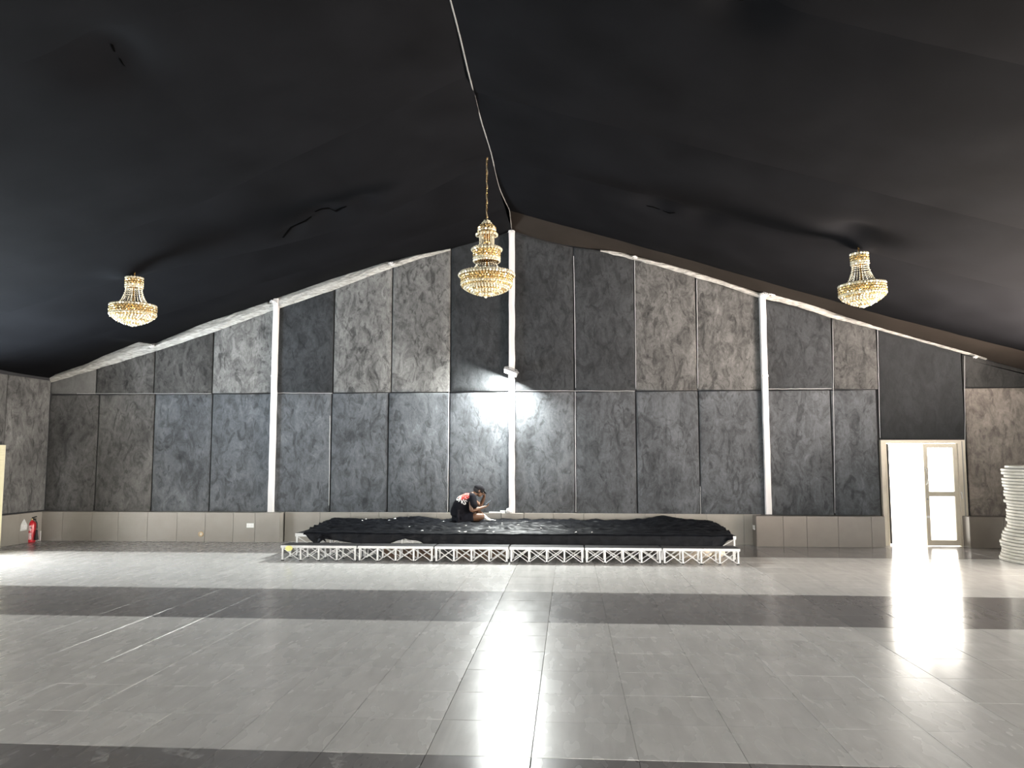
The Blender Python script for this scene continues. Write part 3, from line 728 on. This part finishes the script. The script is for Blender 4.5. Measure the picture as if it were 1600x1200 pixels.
# ------------------------------------------------------------------ person
def person():
    base = Vector((-2.07, 14.72, .425)); az = math.radians(20)
    Fv = Vector((math.cos(az), math.sin(az), 0)); Rv = Vector((math.sin(az), -math.cos(az), 0))
    def w(p): return base+Fv*p[0]+Rv*p[1]+Vector((0, 0, p[2]))
    root = empty('person', base); tag(root, 'person in a black printed t-shirt and cap sitting hunched over a phone on the stage', 'person')
    inv = Matrix.Translation(-base)
    def skin(name, verts, edges, m_, sub=2, rootv=0):
        me = bpy.data.meshes.new(name); me.from_pydata([w(v[:3])-base for v in verts], edges, []); o = link(name, me, root)
        md = o.modifiers.new('s', 'SKIN'); md.use_smooth_shade = True
        sv = me.skin_vertices[0].data
        for k, v in enumerate(verts):
            r = v[3]; sv[k].radius = (r, v[4] if len(v) > 4 else r); sv[k].use_root = (k == rootv)
        sd = o.modifiers.new('d', 'SUBSURF'); sd.levels = sub; sd.render_levels = sub
        dg = bpy.context.evaluated_depsgraph_get(); dg.update()
        nm = bpy.data.meshes.new_from_object(o.evaluated_get(dg)); o.modifiers.clear(); o.data = nm; nm.name = name
        nm.materials.clear(); nm.materials.append(m_); nm.polygons.foreach_set('use_smooth', [True]*len(nm.polygons)); return o
    SK_ = noisy('brown_skin', (.11, .055, .030), (.15, .078, .044), 9, .5, rnd=False)
    V = [(0,0,.12,.13),(.03,0,.26,.12),(.11,0,.39,.125),(.20,0,.48,.12),(.285,0,.54,.055),(.325,0,.565,.05),          # 0-5 spine, neck
         (.22,.15,.48,.06),(.20,.22,.35,.048),(.19,.235,.25,.042),(.33,.18,.28,.036),(.44,.13,.305,.026),                # 6-10 right arm
         (.22,-.15,.47,.06),(.34,-.18,.40,.048),(.47,-.17,.32,.042),(.50,-.12,.42,.034),(.515,-.07,.50,.025),            # 11-15 left arm
         (.04,.10,.10,.085),(.24,.18,.14,.075),(.43,.23,.15,.055),(.33,.12,.09,.05),(.20,-.0,.05,.035),                  # 16-20 right leg
         (.04,-.10,.10,.085),(.22,-.2,.19,.075),(.40,-.26,.24,.055),(.46,-.1,.16,.048),(.52,.02,.09,.032)]              # 21-25 left leg
    Ed = [(0,1),(1,2),(2,3),(3,4),(4,5),(3,6),(6,7),(7,8),(8,9),(9,10),(3,11),(11,12),(12,13),(13,14),(14,15),(0,16),(16,17),(17,18),(18,19),(19,20),(0,21),(21,22),(22,23),(23,24),(24,25)]
    # head, looking down and forward
    hc = (.385, 0, .63)
    nb = len(V); V += [(.345,0,.575,.052,.05),(.375,0,.605,.082,.092),(.40,0,.63,.07,.08)]; Ed += [(5,nb),(nb,nb+1),(nb+1,nb+2)]
    # hands: palms and five fingers each
    def hand(wr, palm_dir, curl, side, spread):
        i0 = len(V); pd = Vector(palm_dir).normalized(); sd = Vector(spread).normalized(); cu = Vector(curl).normalized()
        p0 = Vector(V[wr][:3]); pm = p0+pd*.05
        V.append((*pm, .026)); Ed.append((wr, i0))
        for k, (off, ln) in enumerate(((-.027, .062), (-.009, .072), (.009, .068), (.026, .055))):
            a = pm+pd*.028+sd*off; b = a+(pd*.8+cu*.5)*ln*.55; c = b+(pd*.25+cu*.95)*ln*.5
            q = len(V); V.extend([(*a, .0095), (*b, .0088), (*c, .0075)]); Ed.extend([(i0, q), (q, q+1), (q+1, q+2)])
        a = p0+pd*.02-sd*.03; b = a-sd*.02+pd*.03+cu*.01; c = b+pd*.022+cu*.012
        q = len(V); V.extend([(*a, .011), (*b, .0105), (*c, .009)]); Ed.extend([(i0, q), (q, q+1), (q+1, q+2)])
    hand(10, (1, -.1, .25), (0, -.1, 1), 1, (0, 1, 0))
    hand(15, (-.25, .35, .9), (-1, .1, .1), -1, (.2, -1, .1))
    body = skin('body', V, Ed, SK_)
    # face: nose, ear, on the bowed head
    hd = Vector((.88, 0, -.47)).normalized(); hu = Vector((.47, 0, .88)).normalized(); H = Vector((.388, 0, .612))
    def hp(f, r, u): q = H+hd*f+hu*u; return Vector((q.x, q.y+r, q.z))
    def ell(name, c, rad, m_, sub=1, squash=None):
        vs, fs = ICO[sub]; out = []
        for v in vs:
            q = hp(c[0]+v[0]*rad[0], c[1]+v[1]*rad[1], c[2]+v[2]*rad[2])
            out.append(w(q)-base)
        return MB().add(out, fs).build(name, m_, root, True)
    ell('ear', (-.005, .078, -.01), (.018, .010, .03), SK_); ell('ear', (-.005, -.078, -.01), (.018, .010, .03), SK_)
    ell('jaw', (.045, 0, -.055), (.052, .052, .05), SK_); ell('nose', (.098, 0, -.025), (.022, .014, .022), SK_)
    ell('eye', (.084, .032, .006), (.010, .012, .008), WHITE, 0); ell('eye', (.084, -.032, .006), (.010, .012, .008), WHITE, 0)
    ell('mouth', (.090, 0, -.066), (.010, .022, .006), mat('lips', (.16, .06, .05), .5), 0)
    HAIR = mat('black_hair', (.012, .010, .010), .8)
    ell('hair', (-.022, 0, .0), (.088, .082, .085), HAIR, 1)
    CAP = noisy('charcoal_cap', (.014, .014, .016), (.024, .024, .027), 12, .9, spec=.1)
    vs, fs = ICO[2]; out = []; ff = []
    cap = ell('cap', (-.005, 0, .035), (.106, .092, .082), CAP, 2)
    # peak
    pk = []; n_ = 9
    for z in (0, -.008):
        for i in range(n_+1):
            a = -PI/2+PI*i/n_; pk.append(w(hp(.085+.075*math.cos(a), .072*math.sin(a), .035-.02*math.cos(a)+z))-base)
        pk.append(w(hp(.06, 0, .04+z))-base)
    m1 = n_+2; fs2 = [tuple(range(m1)), tuple(range(2*m1-1, m1-1, -1))]+[(i, (i+1) % m1, m1+(i+1) % m1, m1+i) for i in range(m1)]
    MB().add(pk, fs2).build('cap_peak', CAP, cap)
    # shirt
    SH = noisy('black_cotton', (.006, .006, .008), (.012, .012, .015), 10, .95, rnd=False, spec=.08); nt = SH.node_tree; b_ = nt.nodes['Principled BSDF']
    TV = [(.02,0,.09,.20,.22),(.03,0,.24,.18,.20),(.11,0,.38,.17,.20),(.205,0,.475,.14,.175),(.275,0,.53,.075,.08),
          (.235,.16,.475,.082),(.235,.215,.36,.080),(.25,.23,.28,.074),(.22,-.165,.475,.075),(.32,-.185,.42,.070),(.37,-.19,.39,.066)]
    TE = [(0,1),(1,2),(2,3),(3,4),(3,5),(5,6),(6,7),(3,8),(8,9),(9,10)]
    shirt = skin('shirt', TV, TE, SH)
    # drape folds and the chest print live in the shirt
    me = shirt.data
    for v in me.vertices:
        n0 = noise.noise(Vector((v.co.x*9, v.co.y*9, v.co.z*14)))
        v.co += v.normal*(.009*n0)
        if v.co.z < .012: v.co.z = .012
    # printed graphic on the upper back: red patch with pale strokes
    tc = N(nt, 'ShaderNodeTexCoord'); pc = w((.075, .10, .52))-base
    sb = N(nt, 'ShaderNodeVectorMath', operation='SUBTRACT'); L(nt, tc.outputs['Object'], sb.inputs[0]); sb.inputs[1].default_value = pc
    sc = N(nt, 'ShaderNodeVectorMath', operation='MULTIPLY'); L(nt, sb.outputs[0], sc.inputs[0]); sc.inputs[1].default_value = (1, .55, 1.55)
    ln = N(nt, 'ShaderNodeVectorMath', operation='LENGTH'); L(nt, sc.outputs[0], ln.inputs[0])
    nz = tex(nt, tc.outputs['Object'], 14, 3); ad = N(nt, 'ShaderNodeMath', operation='MULTIPLY_ADD'); L(nt, nz, ad.inputs[0]); ad.inputs[1].default_value = .05; L(nt, ln.outputs['Value'], ad.inputs[2])
    msk = ramp(nt, ad.outputs[0], [(.135, 1.0), (.150, 0.0)])
    wv = ramp(nt, tex(nt, tc.outputs['Object'], 22, 2, .5, 1.2), [(.55, (.62, .07, .06)), (.60, (.75, .60, .55))])
    mx = N(nt, 'ShaderNodeMix', data_type='RGBA'); L(nt, msk, mx.inputs[0])
    src = b_.inputs['Base Color'].links[0].from_socket; L(nt, src, mx.inputs[6]); L(nt, wv, mx.inputs[7]); L(nt, mx.outputs[2], b_.inputs['Base Color'])
    # white lettering under the graphic, laid onto the cloth
    dg = bpy.context.evaluated_depsgraph_get(); bv = BVHTree.FromObject(shirt, dg)
    cu = bpy.data.curves.new('lettering', 'FONT'); cu.body = 'UNS'; cu.size = .12; cu.align_x = 'CENTER'; cu.resolution_u = 3; cu.offset = .003
    to = bpy.data.objects.new('lettering_source', cu); COL.objects.link(to); dg = bpy.context.evaluated_depsgraph_get(); dg.update()
    tm = bpy.data.meshes.new_from_object(to.evaluated_get(dg)); bpy.data.objects.remove(to)
    import bmesh
    bm = bmesh.new(); bm.from_mesh(tm); bmesh.ops.triangulate(bm, faces=bm.faces); bmesh.ops.subdivide_edges(bm, edges=[e for e in bm.edges if e.calc_length() > .012], cuts=2, use_grid_fill=False); bm.to_mesh(tm); bm.free()
    c0 = w((-.03, .16, .415))-base; ux = Vector((.78, -.30, -.42)).normalized(); uy = Vector((.35, .0, .80)).normalized(); dr = Vector((.25, .95, -.12)).normalized()
    for v in tm.vertices:
        o_ = c0+ux*v.co.x+uy*v.co.y-dr*.4
        hit = bv.ray_cast(o_, dr)
        v.co = (hit[0]-dr*.003) if hit[0] else c0+ux*v.co.x*.5+uy*v.co.y*.5+dr*.1
    tm.materials.clear(); tm.materials.append(SCR); link('lettering', tm, root)
    # pale trouser stripe and pocket seam
    # shorts
    SHO = noisy('dark_shorts', (.008, .008, .011), (.016, .016, .021), 10, .9, rnd=False, spec=.1)
    skin('shorts', [(.03,0,.10,.150,.165),(.07,.10,.11,.11),(.20,.165,.14,.098),(.27,.19,.145,.09),(.05,-.10,.11,.11),(.2,-.19,.19,.095),(.27,-.215,.21,.088)], [(0,1),(1,2),(2,3),(0,4),(4,5),(5,6)], SHO)
    for o in root.children:
        if o.name.startswith('shorts'):
            for v in o.data.vertices: v.co.z = max(v.co.z, .006)
    # white socks and sandals
    SO = noisy('white_sock', (.70, .69, .66), (.80, .79, .76), 20, .8)
    skin('sock', [(.475,-.06,.155,.044),(.525,.025,.085,.042),(.60,.05,.045,.036),(.675,.06,.036,.033),(.715,.065,.034,.026)], [(0,1),(1,2),(2,3),(3,4)], SO)
    skin('sock', [(.25,.04,.062,.043),(.19,-.01,.045,.042),(.12,-.06,.04,.036),(.06,-.09,.038,.03)], [(0,1),(1,2),(2,3)], SO)
    # phone held in the right hand
    ph = MB(); c = w((.545, .10, .385)); fx = (Fv*.80+Vector((0, 0, .60))).normalized(); sy = Rv; nz_ = fx.cross(sy)
    vs = []
    for dzz in (-.004, .004):
        for i, j in ((-1,-1),(1,-1),(1,1),(-1,1)): vs.append(c+fx*i*.075+sy*j*.037+nz_*dzz)
    ph.add(vs, [(0,1,2,3),(7,6,5,4),(0,4,5,1),(1,5,6,2),(2,6,7,3),(3,7,4,0)])
    po = ph.build('phone', mat('phone_black', (.015, .015, .018), .2)); fixn(po.data)
    tag(po, 'dark phone held in the right hand of the sitting person', 'phone')
    sc_ = MB(); c2_ = c+nz_*(-.0046 if nz_.z < 0 else .0046)
    vs = [c2_+fx*i*.070+sy*j*.033+nz_*q for q in (-.0004, .0004) for i, j in ((-1,-1),(1,-1),(1,1),(-1,1))]
    sc_.add(vs, [(0,1,2,3),(7,6,5,4),(0,4,5,1),(1,5,6,2),(2,6,7,3),(3,7,4,0)]).build('screen', mat('phone_screen', (.05, .06, .07), .15, emis=(.6, .7, .8), estr=.25), po)
person()

# ------------------------------------------------------------------ chandeliers
def ring_beads(r, z, n, br, m_, sq=1.0, ph=0.0):
    mb = MB(); vs0, fs0 = ICO[0]
    for k in range(n):
        a = 2*PI*(k+ph)/n; c, s_ = math.cos(a), math.sin(a); tw = random.uniform(-.5, .5)
        vs = []
        for x, y, q in vs0:
            x2, q2 = x*math.cos(tw)-q*math.sin(tw), x*math.sin(tw)+q*math.cos(tw)
            X, Y, Z_ = x2*br*.8, y*br, q2*br*sq
            vs.append(((r+X)*c-Y*s_, (r+X)*s_+Y*c, z+Z_))
        mb.add(vs, fs0)
    return mb.mesh('bead_ring', m_)
def strand(pts, m_, step=.021, br=.0085):
    mb = MB(); P_ = [Vector(p) for p in pts]
    for a, b in zip(P_, P_[1:]):
        n = max(1, int((b-a).length/step))
        for i in range(n): mb.ball(a.lerp(b, i/n), br, 0)
    return mb.mesh('bead_strand', m_)
def chand_small():
    root = empty('chandelier')
    def rg(*a, **k): return link('bead_ring', ring_beads(*a, **k), root)
    MB().lathe([(.10, -.005), (.105, -.02), (.105, -.15), (.10, -.16)], 24).build('crown_band', GOLD, root, True)
    MB().tube([(0, 0, .12), (0, 0, -.02)], .012, 8).build('hook_rod', GOLD, root)
    for k, z in enumerate((-.02, -.055, -.09, -.125, -.155)): rg(.112, z, 18, .021, AMBER if k in (1, 2) else CLEAR, ph=.5*(k % 2))
    MB().tube([(0, 0, -.16), (0, 0, -.42)], .014, 8).build('stem', GOLD, root)
    prof = [(.105, -.165), (.112, -.22), (.128, -.28), (.152, -.34), (.182, -.39), (.215, -.425)]
    sm_ = strand([(r, 0, z) for r, z in prof], CLEAR)
    for k in range(26): o = link('bead_strand', sm_, root); o.rotation_euler = (0, 0, 2*PI*k/26)
    MB().lathe([(.215, -.425), (.29, -.435), (.295, -.45), (.295, -.55), (.285, -.565), (.15, -.60)], 36).build('bowl_frame', GOLD, root, True)
    for k, z in enumerate((-.438, -.470, -.503, -.536, -.566)): rg(.302, z, 46, .022, (CLEAR, AMBER, AMBER, AMBER, CLEAR)[k], ph=.5*(k % 2))
    rg(.255, -.425, 38, .02, AMBER)
    for k, (r, z) in enumerate(((.283, -.59), (.258, -.612), (.228, -.633), (.196, -.652), (.162, -.668), (.127, -.684), (.090, -.698), (.052, -.712))):
        rg(r, z, max(10, int(r*150)), .020, CLEAR if k % 3 else AMBER, ph=.3*k, sq=1.2)
    MB().ball((0, 0, -.722), .026, 1).build('finial', CLEAR, root, True)
    return root
cs = chand_small(); ZL = onY(208, 433, 11.1).z
cs.location = (onY(208.5, 470, 11.1).x, 11.1, ZL); 
tag(cs, 'small crystal chandelier hanging from the left slope of the black ceiling', 'chandelier', 'chandeliers under the ceiling')
cr = copy_tree(cs); pr = onY(1342, 395, 11.1); cr.location = (pr.x, 11.1, pr.z+.0); cr.rotation_euler = (0, math.radians(-3.5), .4); cr.scale = (1.0, 1.0, 1.04)
tag(cr, 'small crystal chandelier hanging from the right slope of the black ceiling', 'chandelier', 'chandeliers under the ceiling')
cs.scale = (1.04, 1.04, 1.0)
def chand_big():
    root = empty('chandelier')
    def rg(*a, **k): return link('bead_ring', ring_beads(*a, **k), root)
    MB().lathe([(.02, 0), (.06, -.03), (.10, -.09), (.11, -.19), (.10, -.21)], 24).build('crown_frame', GOLD, root, True)
    for k, (r, z, n) in enumerate(((.035, -.005, 5), (.062, -.04, 9), (.095, -.075, 12), (.122, -.105, 15), (.120, -.14, 16), (.128, -.175, 17), (.150, -.205, 18))):
        rg(r, z, n, .023, AMBER if k in (2, 3, 5) else CLEAR, ph=.5*(k % 2))
    sm_ = strand([(.103, 0, -.215), (.103, 0, -.385)], CLEAR)
    for k in range(20): o = link('bead_strand', sm_, root); o.rotation_euler = (0, 0, 2*PI*k/20)
    MB().lathe([(.05, -.21), (.055, -.38)], 16).build('stem', GOLD, root, True)
    rg(.19, -.405, 24, .023, CLEAR); rg(.212, -.425, 26, .024, CLEAR, ph=.5)
    MB().lathe([(.17, -.40), (.178, -.42), (.178, -.60), (.165, -.61)], 30).build('middle_band', GOLD, root, True)
    for k, z in enumerate((-.452, -.486, -.52, -.554, -.588)): rg(.186, z, 30, .022, AMBER if k in (0, 1, 2) else CLEAR, ph=.5*(k % 2))
    sm2 = strand([(.135, 0, -.605), (.15, 0, -.65), (.185, 0, -.71), (.225, 0, -.77)], CLEAR, .024, .009)
    for k in range(24): o = link('bead_strand', sm2, root); o.rotation_euler = (0, 0, 2*PI*k/24)
    MB().tube([(0, 0, -.6), (0, 0, -.82)], .016, 8).build('stem', GOLD, root)
    rg(.375, -.775, 52, .024, CLEAR); rg(.398, -.80, 54, .023, CLEAR, ph=.5); rg(.30, -.765, 44, .02, AMBER)
    MB().lathe([(.20, -.77), (.345, -.79), (.352, -.80), (.352, -.93), (.33, -.955), (.15, -1.02)], 40).build('bowl_frame', GOLD, root, True)
    for k, z in enumerate((-.832, -.866, -.90, -.934)): rg(.362, z, 56, .022, AMBER if k in (0, 1, 2) else CLEAR, ph=.5*(k % 2))
    for k, (r, z) in enumerate(((.348, -.958), (.322, -.980), (.292, -1.0), (.258, -1.018), (.222, -1.034), (.185, -1.048), (.148, -1.06), (.11, -1.07), (.072, -1.078), (.035, -1.085))):
        rg(r, z, max(7, int(r*150)), .020, CLEAR if k % 3 else AMBER, ph=.3*k, sq=1.2)
    MB().ball((-.01, -.02, -1.115), .022, 1).build('finial', CLEAR, root, True)
    ch = MB(); zt = 6.02-ZC
    n = 26
    for k in range(n):
        z = .01+(zt-.01)*(k+.5)/n; hgt = (zt/n)*.62; a = (k % 2)*PI/2+.3
        pts = []
        for q in range(9):
            t = 2*PI*q/8; pts.append((.011*math.cos(t)*math.cos(a), .011*math.cos(t)*math.sin(a), z+hgt*math.sin(t)))
        ch.tube(pts, .0038, 5, cap=False)
    ch.build('chain', GOLD, root, True)
    MB().tube([(.010*math.sin(k*.9), .010*math.cos(k*.9), zt*k/30) for k in range(31)], .006, 5).build('power_cord', mat('brown_cord', (.16, .12, .08), .6), root, True)
    return root
ZC = onY(760, 345.5, 11.1).z
cb = chand_big(); cb.location = (onY(760.5, 400, 11.1).x, 11.1, ZC)
tag(cb, 'large three-tier crystal chandelier on a long chain from the ridge', 'chandelier', 'chandeliers under the ceiling')

# ------------------------------------------------------------------ flood lamp on the middle column
fl = empty('flood_lamp', (0, 0, 0)); c = onY(797, 583, 15.22)
nrm = Vector((-.36, -.26, -.88)).normalized(); ax = Vector((.90, -.02, -.36)); ax = (ax-nrm*ax.dot(nrm)).normalized(); ay = nrm.cross(ax)
RM = Matrix((ax, ay, -nrm)).transposed().to_4x4(); RM.translation = c; fl.matrix_world = RM
HS = mat('lamp_housing', (.35, .35, .35), .5, metal=.4)
MB().box(-.135, -.10, .006, .135, .10, .05).build('housing', HS, fl)
for k in range(7): MB().box(-.12+.036*k, -.085, .05, -.112+.036*k, .085, .07).build('cooling_fin', HS, fl)
MB().box(-.12, -.085, -.002, .12, .085, .005).build('lens', mat('lamp_lens', (1, 1, 1), .3, emis=(1, .98, .92), estr=40), fl)
MB().tube([(-.14, 0, .02), (-.15, 0, .07), (-.1, 0, .11), (.1, 0, .11), (.15, 0, .07), (.14, 0, .02)], .007, 6).build('bracket', HS, fl)
tag(fl, 'lit rectangular flood lamp tilted downward on the middle white column', 'lamp')
la = bpy.data.lights.new('flood_light', 'AREA'); la.shape = 'RECTANGLE'; la.size = .22; la.size_y = .15; la.energy = 430; la.color = (.96, 1.0, .97)
lo = bpy.data.objects.new('flood_light', la); COL.objects.link(lo); lo.parent = fl; lo.location = (0, 0, -.012)

# ------------------------------------------------------------------ stack of round tables by the right wall
def table():
    root = empty('round_table'); R0 = .90
    MB().lathe([(R0-.02, -.014), (R0-.003, -.012), (R0, .004), (R0-.001, .024), (R0-.010, .030)], 56).build('tabletop', TABLEW, root)
    MB().lathe([(R0-.010, -.018), (R0-.010, -.0145), (R0-.05, -.0145), (R0-.05, -.018)], 40, closed=True).build('frame_rim', GREYF, root)
    for s_ in (-1, 1):
        lg = MB()
        for k in (-1, 1): lg.tube([(s_*.62, k*.30, -.010), (-s_*.08, k*.30, -.010)], .008, 6)
        lg.tube([(s_*.62, -.30, -.010), (s_*.62, .30, -.010)], .008, 6); lg.build('folding_leg', GREYF, root)
    return root
edges = [1572,1567,1568,1570,1567,1568,1569,1570,1569,1570,1572,1569,1572,1572,1571,1572,1571,1571,1572,1572,1568,1565,1563,1562,1560,1560,1561,1562,1559,1557][::-1]
tb = table(); cy = 13.35; nt_ = len(edges)
words = ['Lowest', 'second', 'third', 'fourth', 'fifth', 'sixth', 'seventh', 'eighth', 'ninth', 'tenth', 'eleventh', 'twelfth', 'thirteenth', 'fourteenth', 'fifteenth']
tdir = Vector((.457, .889)); nd_ = Vector((.889, -.457))
for k, e in enumerate(edges):
    o = tb if k == 0 else copy_tree(tb)
    z = .021+k*.0508; p = onY(e+rs.uniform(-1.2, 1.2), 800, 13.75)
    yy = 13.75
    o.location = (p.x+.9*nd_.x, yy+.9*nd_.y+.0, z); o.rotation_euler = (rs.uniform(-.0004, .0004), rs.uniform(-.0004, .0004), rs.uniform(0, 6))
    if k == 0: lab = 'white round folding table at the very bottom of the stack beside the door'
    elif k == nt_-1: lab = 'white round folding table on the very top of the stack beside the door'
    elif k < 15: lab = 'white round folding table, %s from the bottom of the stack beside the door' % words[k]
    else: lab = 'white round folding table, %s from the top of the stack beside the door' % words[nt_-1-k]
    tag(o, lab, 'table', 'stacked round tables')

# ------------------------------------------------------------------ fire extinguisher
RED = noisy('red_enamel', (.50, .02, .03), (.58, .03, .04), 5, .25, spec=.6)
ex = empty('fire_extinguisher', (onY(48, 847, 14.95).x, 14.95, 0))
MB().lathe([(.070, 0), (.078, .01), (.080, .03), (.080, .34), (.074, .375), (.055, .40), (.03, .415), (.028, .43)], 24).build('cylinder', RED, ex, True)
MB().lathe([(.030, .425), (.030, .455), (.022, .465)], 12).build('valve', mat('brass', (.6, .5, .3), .3, metal=1), ex, True)
m = MB(); m.bar((-.02, 0, .465), (.11, -.02, .50), .022, .012); m.bar((.0, 0, .455), (.105, -.02, .455), .02, .010); m.build('lever', BLACKR, ex)
MB().tube([(.03, 0, .445), (.085, -.01, .43), (.115, -.01, .37), (.12, -.01, .28), (.115, -.01, .22)], .012, 8).build('hose', BLACKR, ex, True)
MB().lathe([(.016, .24), (.022, .20), (.038, .06), (.040, .05)], 14, (.118, -.01, 0)).build('horn', BLACKR, ex, True)
def curved_label(r, a0, a1, z0, z1, name, m_):
    vs = []; n = 8
    for i in range(n+1):
        a = a0+(a1-a0)*i/n
        for z in (z0, z1):
            vs.append((r*math.cos(a), r*math.sin(a), z))
    for i in range(n+1):
        a = a0+(a1-a0)*i/n
        for z in (z0, z1): vs.append(((r-.002)*math.cos(a), (r-.002)*math.sin(a), z))
    b = 2*(n+1); fs = [(2*i, 2*i+2, 2*i+3, 2*i+1) for i in range(n)]+[(b+2*i, b+2*i+1, b+2*i+3, b+2*i+2) for i in range(n)]
    MB().add(vs, fs).build(name, m_, ex, True)
LB = noisy('label_print', (.55, .10, .12), (.85, .75, .74), 42, .4)
curved_label(.0815, -2.3, -.9, .06, .19, 'label_sticker', LB); curved_label(.0815, -2.2, -1.1, .23, .33, 'label_sticker', LB)
curved_label(.083, -1.15, -.95, .275, .30, 'gauge_mark', BLACKR)
tag(ex, 'red fire extinguisher standing on the floor in the left corner', 'fire extinguisher')
# white sheet of card leaning behind it
p = onY(58, 846, 15.12); tag(MB().box(p.x-.05, 15.15, .005, p.x+.04, 15.17, .20).build('card_offcut', WHITE), 'small white card offcut behind the extinguisher in the left corner', 'card')

# ------------------------------------------------------------------ sockets and pipe hole
def socket(name, M4, label, patch=False):
    root = empty(name); root.matrix_world = M4
    v = [(-.073, 0, -.043), (.073, 0, -.043), (.073, 0, .043), (-.073, 0, .043), (-.068, -.012, -.038), (.068, -.012, -.038), (.068, -.012, .038), (-.068, -.012, .038)]
    MB().add(v, [(4,5,6,7),(0,1,5,4),(1,2,6,5),(2,3,7,6),(3,0,4,7),(0,3,2,1)]).build('face_plate', WHITE, root)
    for s_ in (-1, 1):
        h = MB()
        for dx_, dz_ in ((0, .012), (-.012, -.010), (.012, -.010)): h.box(s_*.034+dx_-.004, -.0135, dz_-.004, s_*.034+dx_+.004, -.012, dz_+.004)
        h.build('socket_holes', GREYF, root)
        MB().box(s_*.034-.006, -.016, .024, s_*.034+.006, -.012, .034).build('rocker_switch', WHITE, root)
    if patch:
        vs = [(x, .0, z) for x, z in ((-.10, -.075), (.085, -.07), (.10, .02), (.05, .09), (0, .15), (-.05, .10), (-.09, .03))]; n = len(vs)
        vs += [(x, -.004, z) for x, _, z in vs]
        MB().add(vs, [tuple(range(n, 2*n)), tuple(range(n-1, -1, -1))]+[(i, (i+1) % n, n+(i+1) % n, n+i) for i in range(n)]).build('plaster_patch', noisy('plaster', (.5, .5, .48), (.65, .65, .62), 20, .9), root)
    return tag(root, label, 'socket')
p = onY(391, 821, 15.25); socket('wall_socket', Matrix.Translation((p.x, 15.249, p.z)), 'white double socket on the beige plinth left of the stage')
d = ray(37, 823); t = (XL+.112)/d.x; p = ORI+d*t
socket('wall_socket', Matrix.Translation((XL+.1125, p.y, p.z))@Matrix.Rotation(PI/2, 4, 'Z'), 'white double socket in a plaster patch beside the fire extinguisher', True)
d = ray(1173, 822); t = (xa-.006)/d.x; p = ORI+d*t
socket('wall_socket', Matrix.Translation((xa-.006, max(15.22, min(p.y, 15.33)), p.z))@Matrix.Rotation(-PI/2, 4, 'Z'), 'white double socket on the plinth end right of the stage')
p = onY(314, 834.5, 15.25)
ho = empty('pipe_hole', (p.x, 15.249, p.z)); ho.rotation_euler = (PI/2, 0, 0)
MB().lathe([(.032, 0), (.032, .012), (.050, .012), (.052, 0)], 20, closed=True).build('rim', mat('brass_rim', (.45, .32, .18), .35, metal=.6), ho, True)
MB().lathe([(.001, .001), (.031, .002)], 16).build('opening', mat('hole_cream', (.55, .50, .42), .8), ho)
tag(ho, 'round metal-rimmed pipe hole in the beige left plinth', 'pipe hole')

# tall cream unit at the left edge
un = empty('standing_cooler', (onY(5, 770, 13.5).x-.30, 12.84, 0))
YLW = noisy('cream_metal', (.62, .58, .40), (.70, .66, .48), 4, .45)
MB().box(0, 0, .03, .30, .66, 1.88).build('cabinet', YLW, un)
for k in range(9): MB().box(.301, .04, 1.42+.045*k, .312, .62, 1.445+.045*k).build('vent_slat', YLW, un)
for k in range(16): MB().box(.05, .661, 1.40+.03*k, .25, .668, 1.413+.03*k).build('vent_slat', BLACKR, un)
MB().box(.01, .02, 0, .29, .64, .03).build('plinth', BLACKR, un)
MB().box(.02, .03, 1.881, .27, .60, 1.94).build('top_cover', BLACKR, un)
tag(un, 'tall cream vented unit at the left edge beside the left wall', 'air conditioner')

# litter on the ledge by the middle column
crumple('plastic_wrap', (onY(795, 797, 15.34).x, 15.36, Zt+.045), .055, (1.1, .6, 1.0), 2, PVC, 'crumpled white plastic wrap at the foot of the middle column', 'plastic wrap')
a, b = onY(770, 801, 15.40), onY(789, 801, 15.40)
m = MB(); m.box(a.x-.08, 15.435, Zt+.001, b.x, 15.475, Zt+.022); tag(m.build('plastic_strip', WHITE), 'flat white plastic strip on the plinth ledge beside the sitting person', 'strip')
m = MB(); m.box(a.x+.14, 15.435, Zt+.023, b.x+.0, 15.472, Zt+.05); tag(m.build('plastic_pack', WHITE), 'small white pack lying on the plastic strip near the middle column', 'pack')

# dusty footprints on the tiles
def dustmat():
    m = bpy.data.materials.new('dust'); m.use_nodes = True; nt = m.node_tree; b = nt.nodes['Principled BSDF']
    b.inputs['Base Color'].default_value = (.92, .92, .90, 1); b.inputs['Roughness'].default_value = .9
    v = mapped(nt, (1, 1, 1)); al = ramp(nt, tex(nt, v, 22, 4), [(.40, 0.0), (.70, .32)]); L(nt, al, b.inputs['Alpha']); return m
DUST = dustmat()
sole = [(-.04, -.13), (0, -.15), (.04, -.13), (.043, -.05), (.035, 0), (.05, .07), (.045, .13), (.01, .155), (-.03, .14), (-.048, .08), (-.035, .0), (-.043, -.05)]
fm = MB().add([(x, y, .0008) for x, y in sole]+[(x, y, .0016) for x, y in sole], [tuple(range(12, 24))]+[(i, (i+1) % 12, 12+(i+1) % 12, 12+i) for i in range(12)]).mesh('footprint', DUST)
for px, py, a in ((62,1038,1.2),(124,1057,1.4),(164,1091,.2),(218,1123,1.0),(6,1090,.3),(60,1131,1.3),(5,1019,1.2),(160,1178,.4),(285,1177,1.2),(525,1185,.5)):
    d = ray(px, py); p = ORI+d*(-CAM_H/d.z); o = link('footprint', fm, floor, loc=(p.x, p.y, .0008)); o.rotation_euler = (0, 0, a)
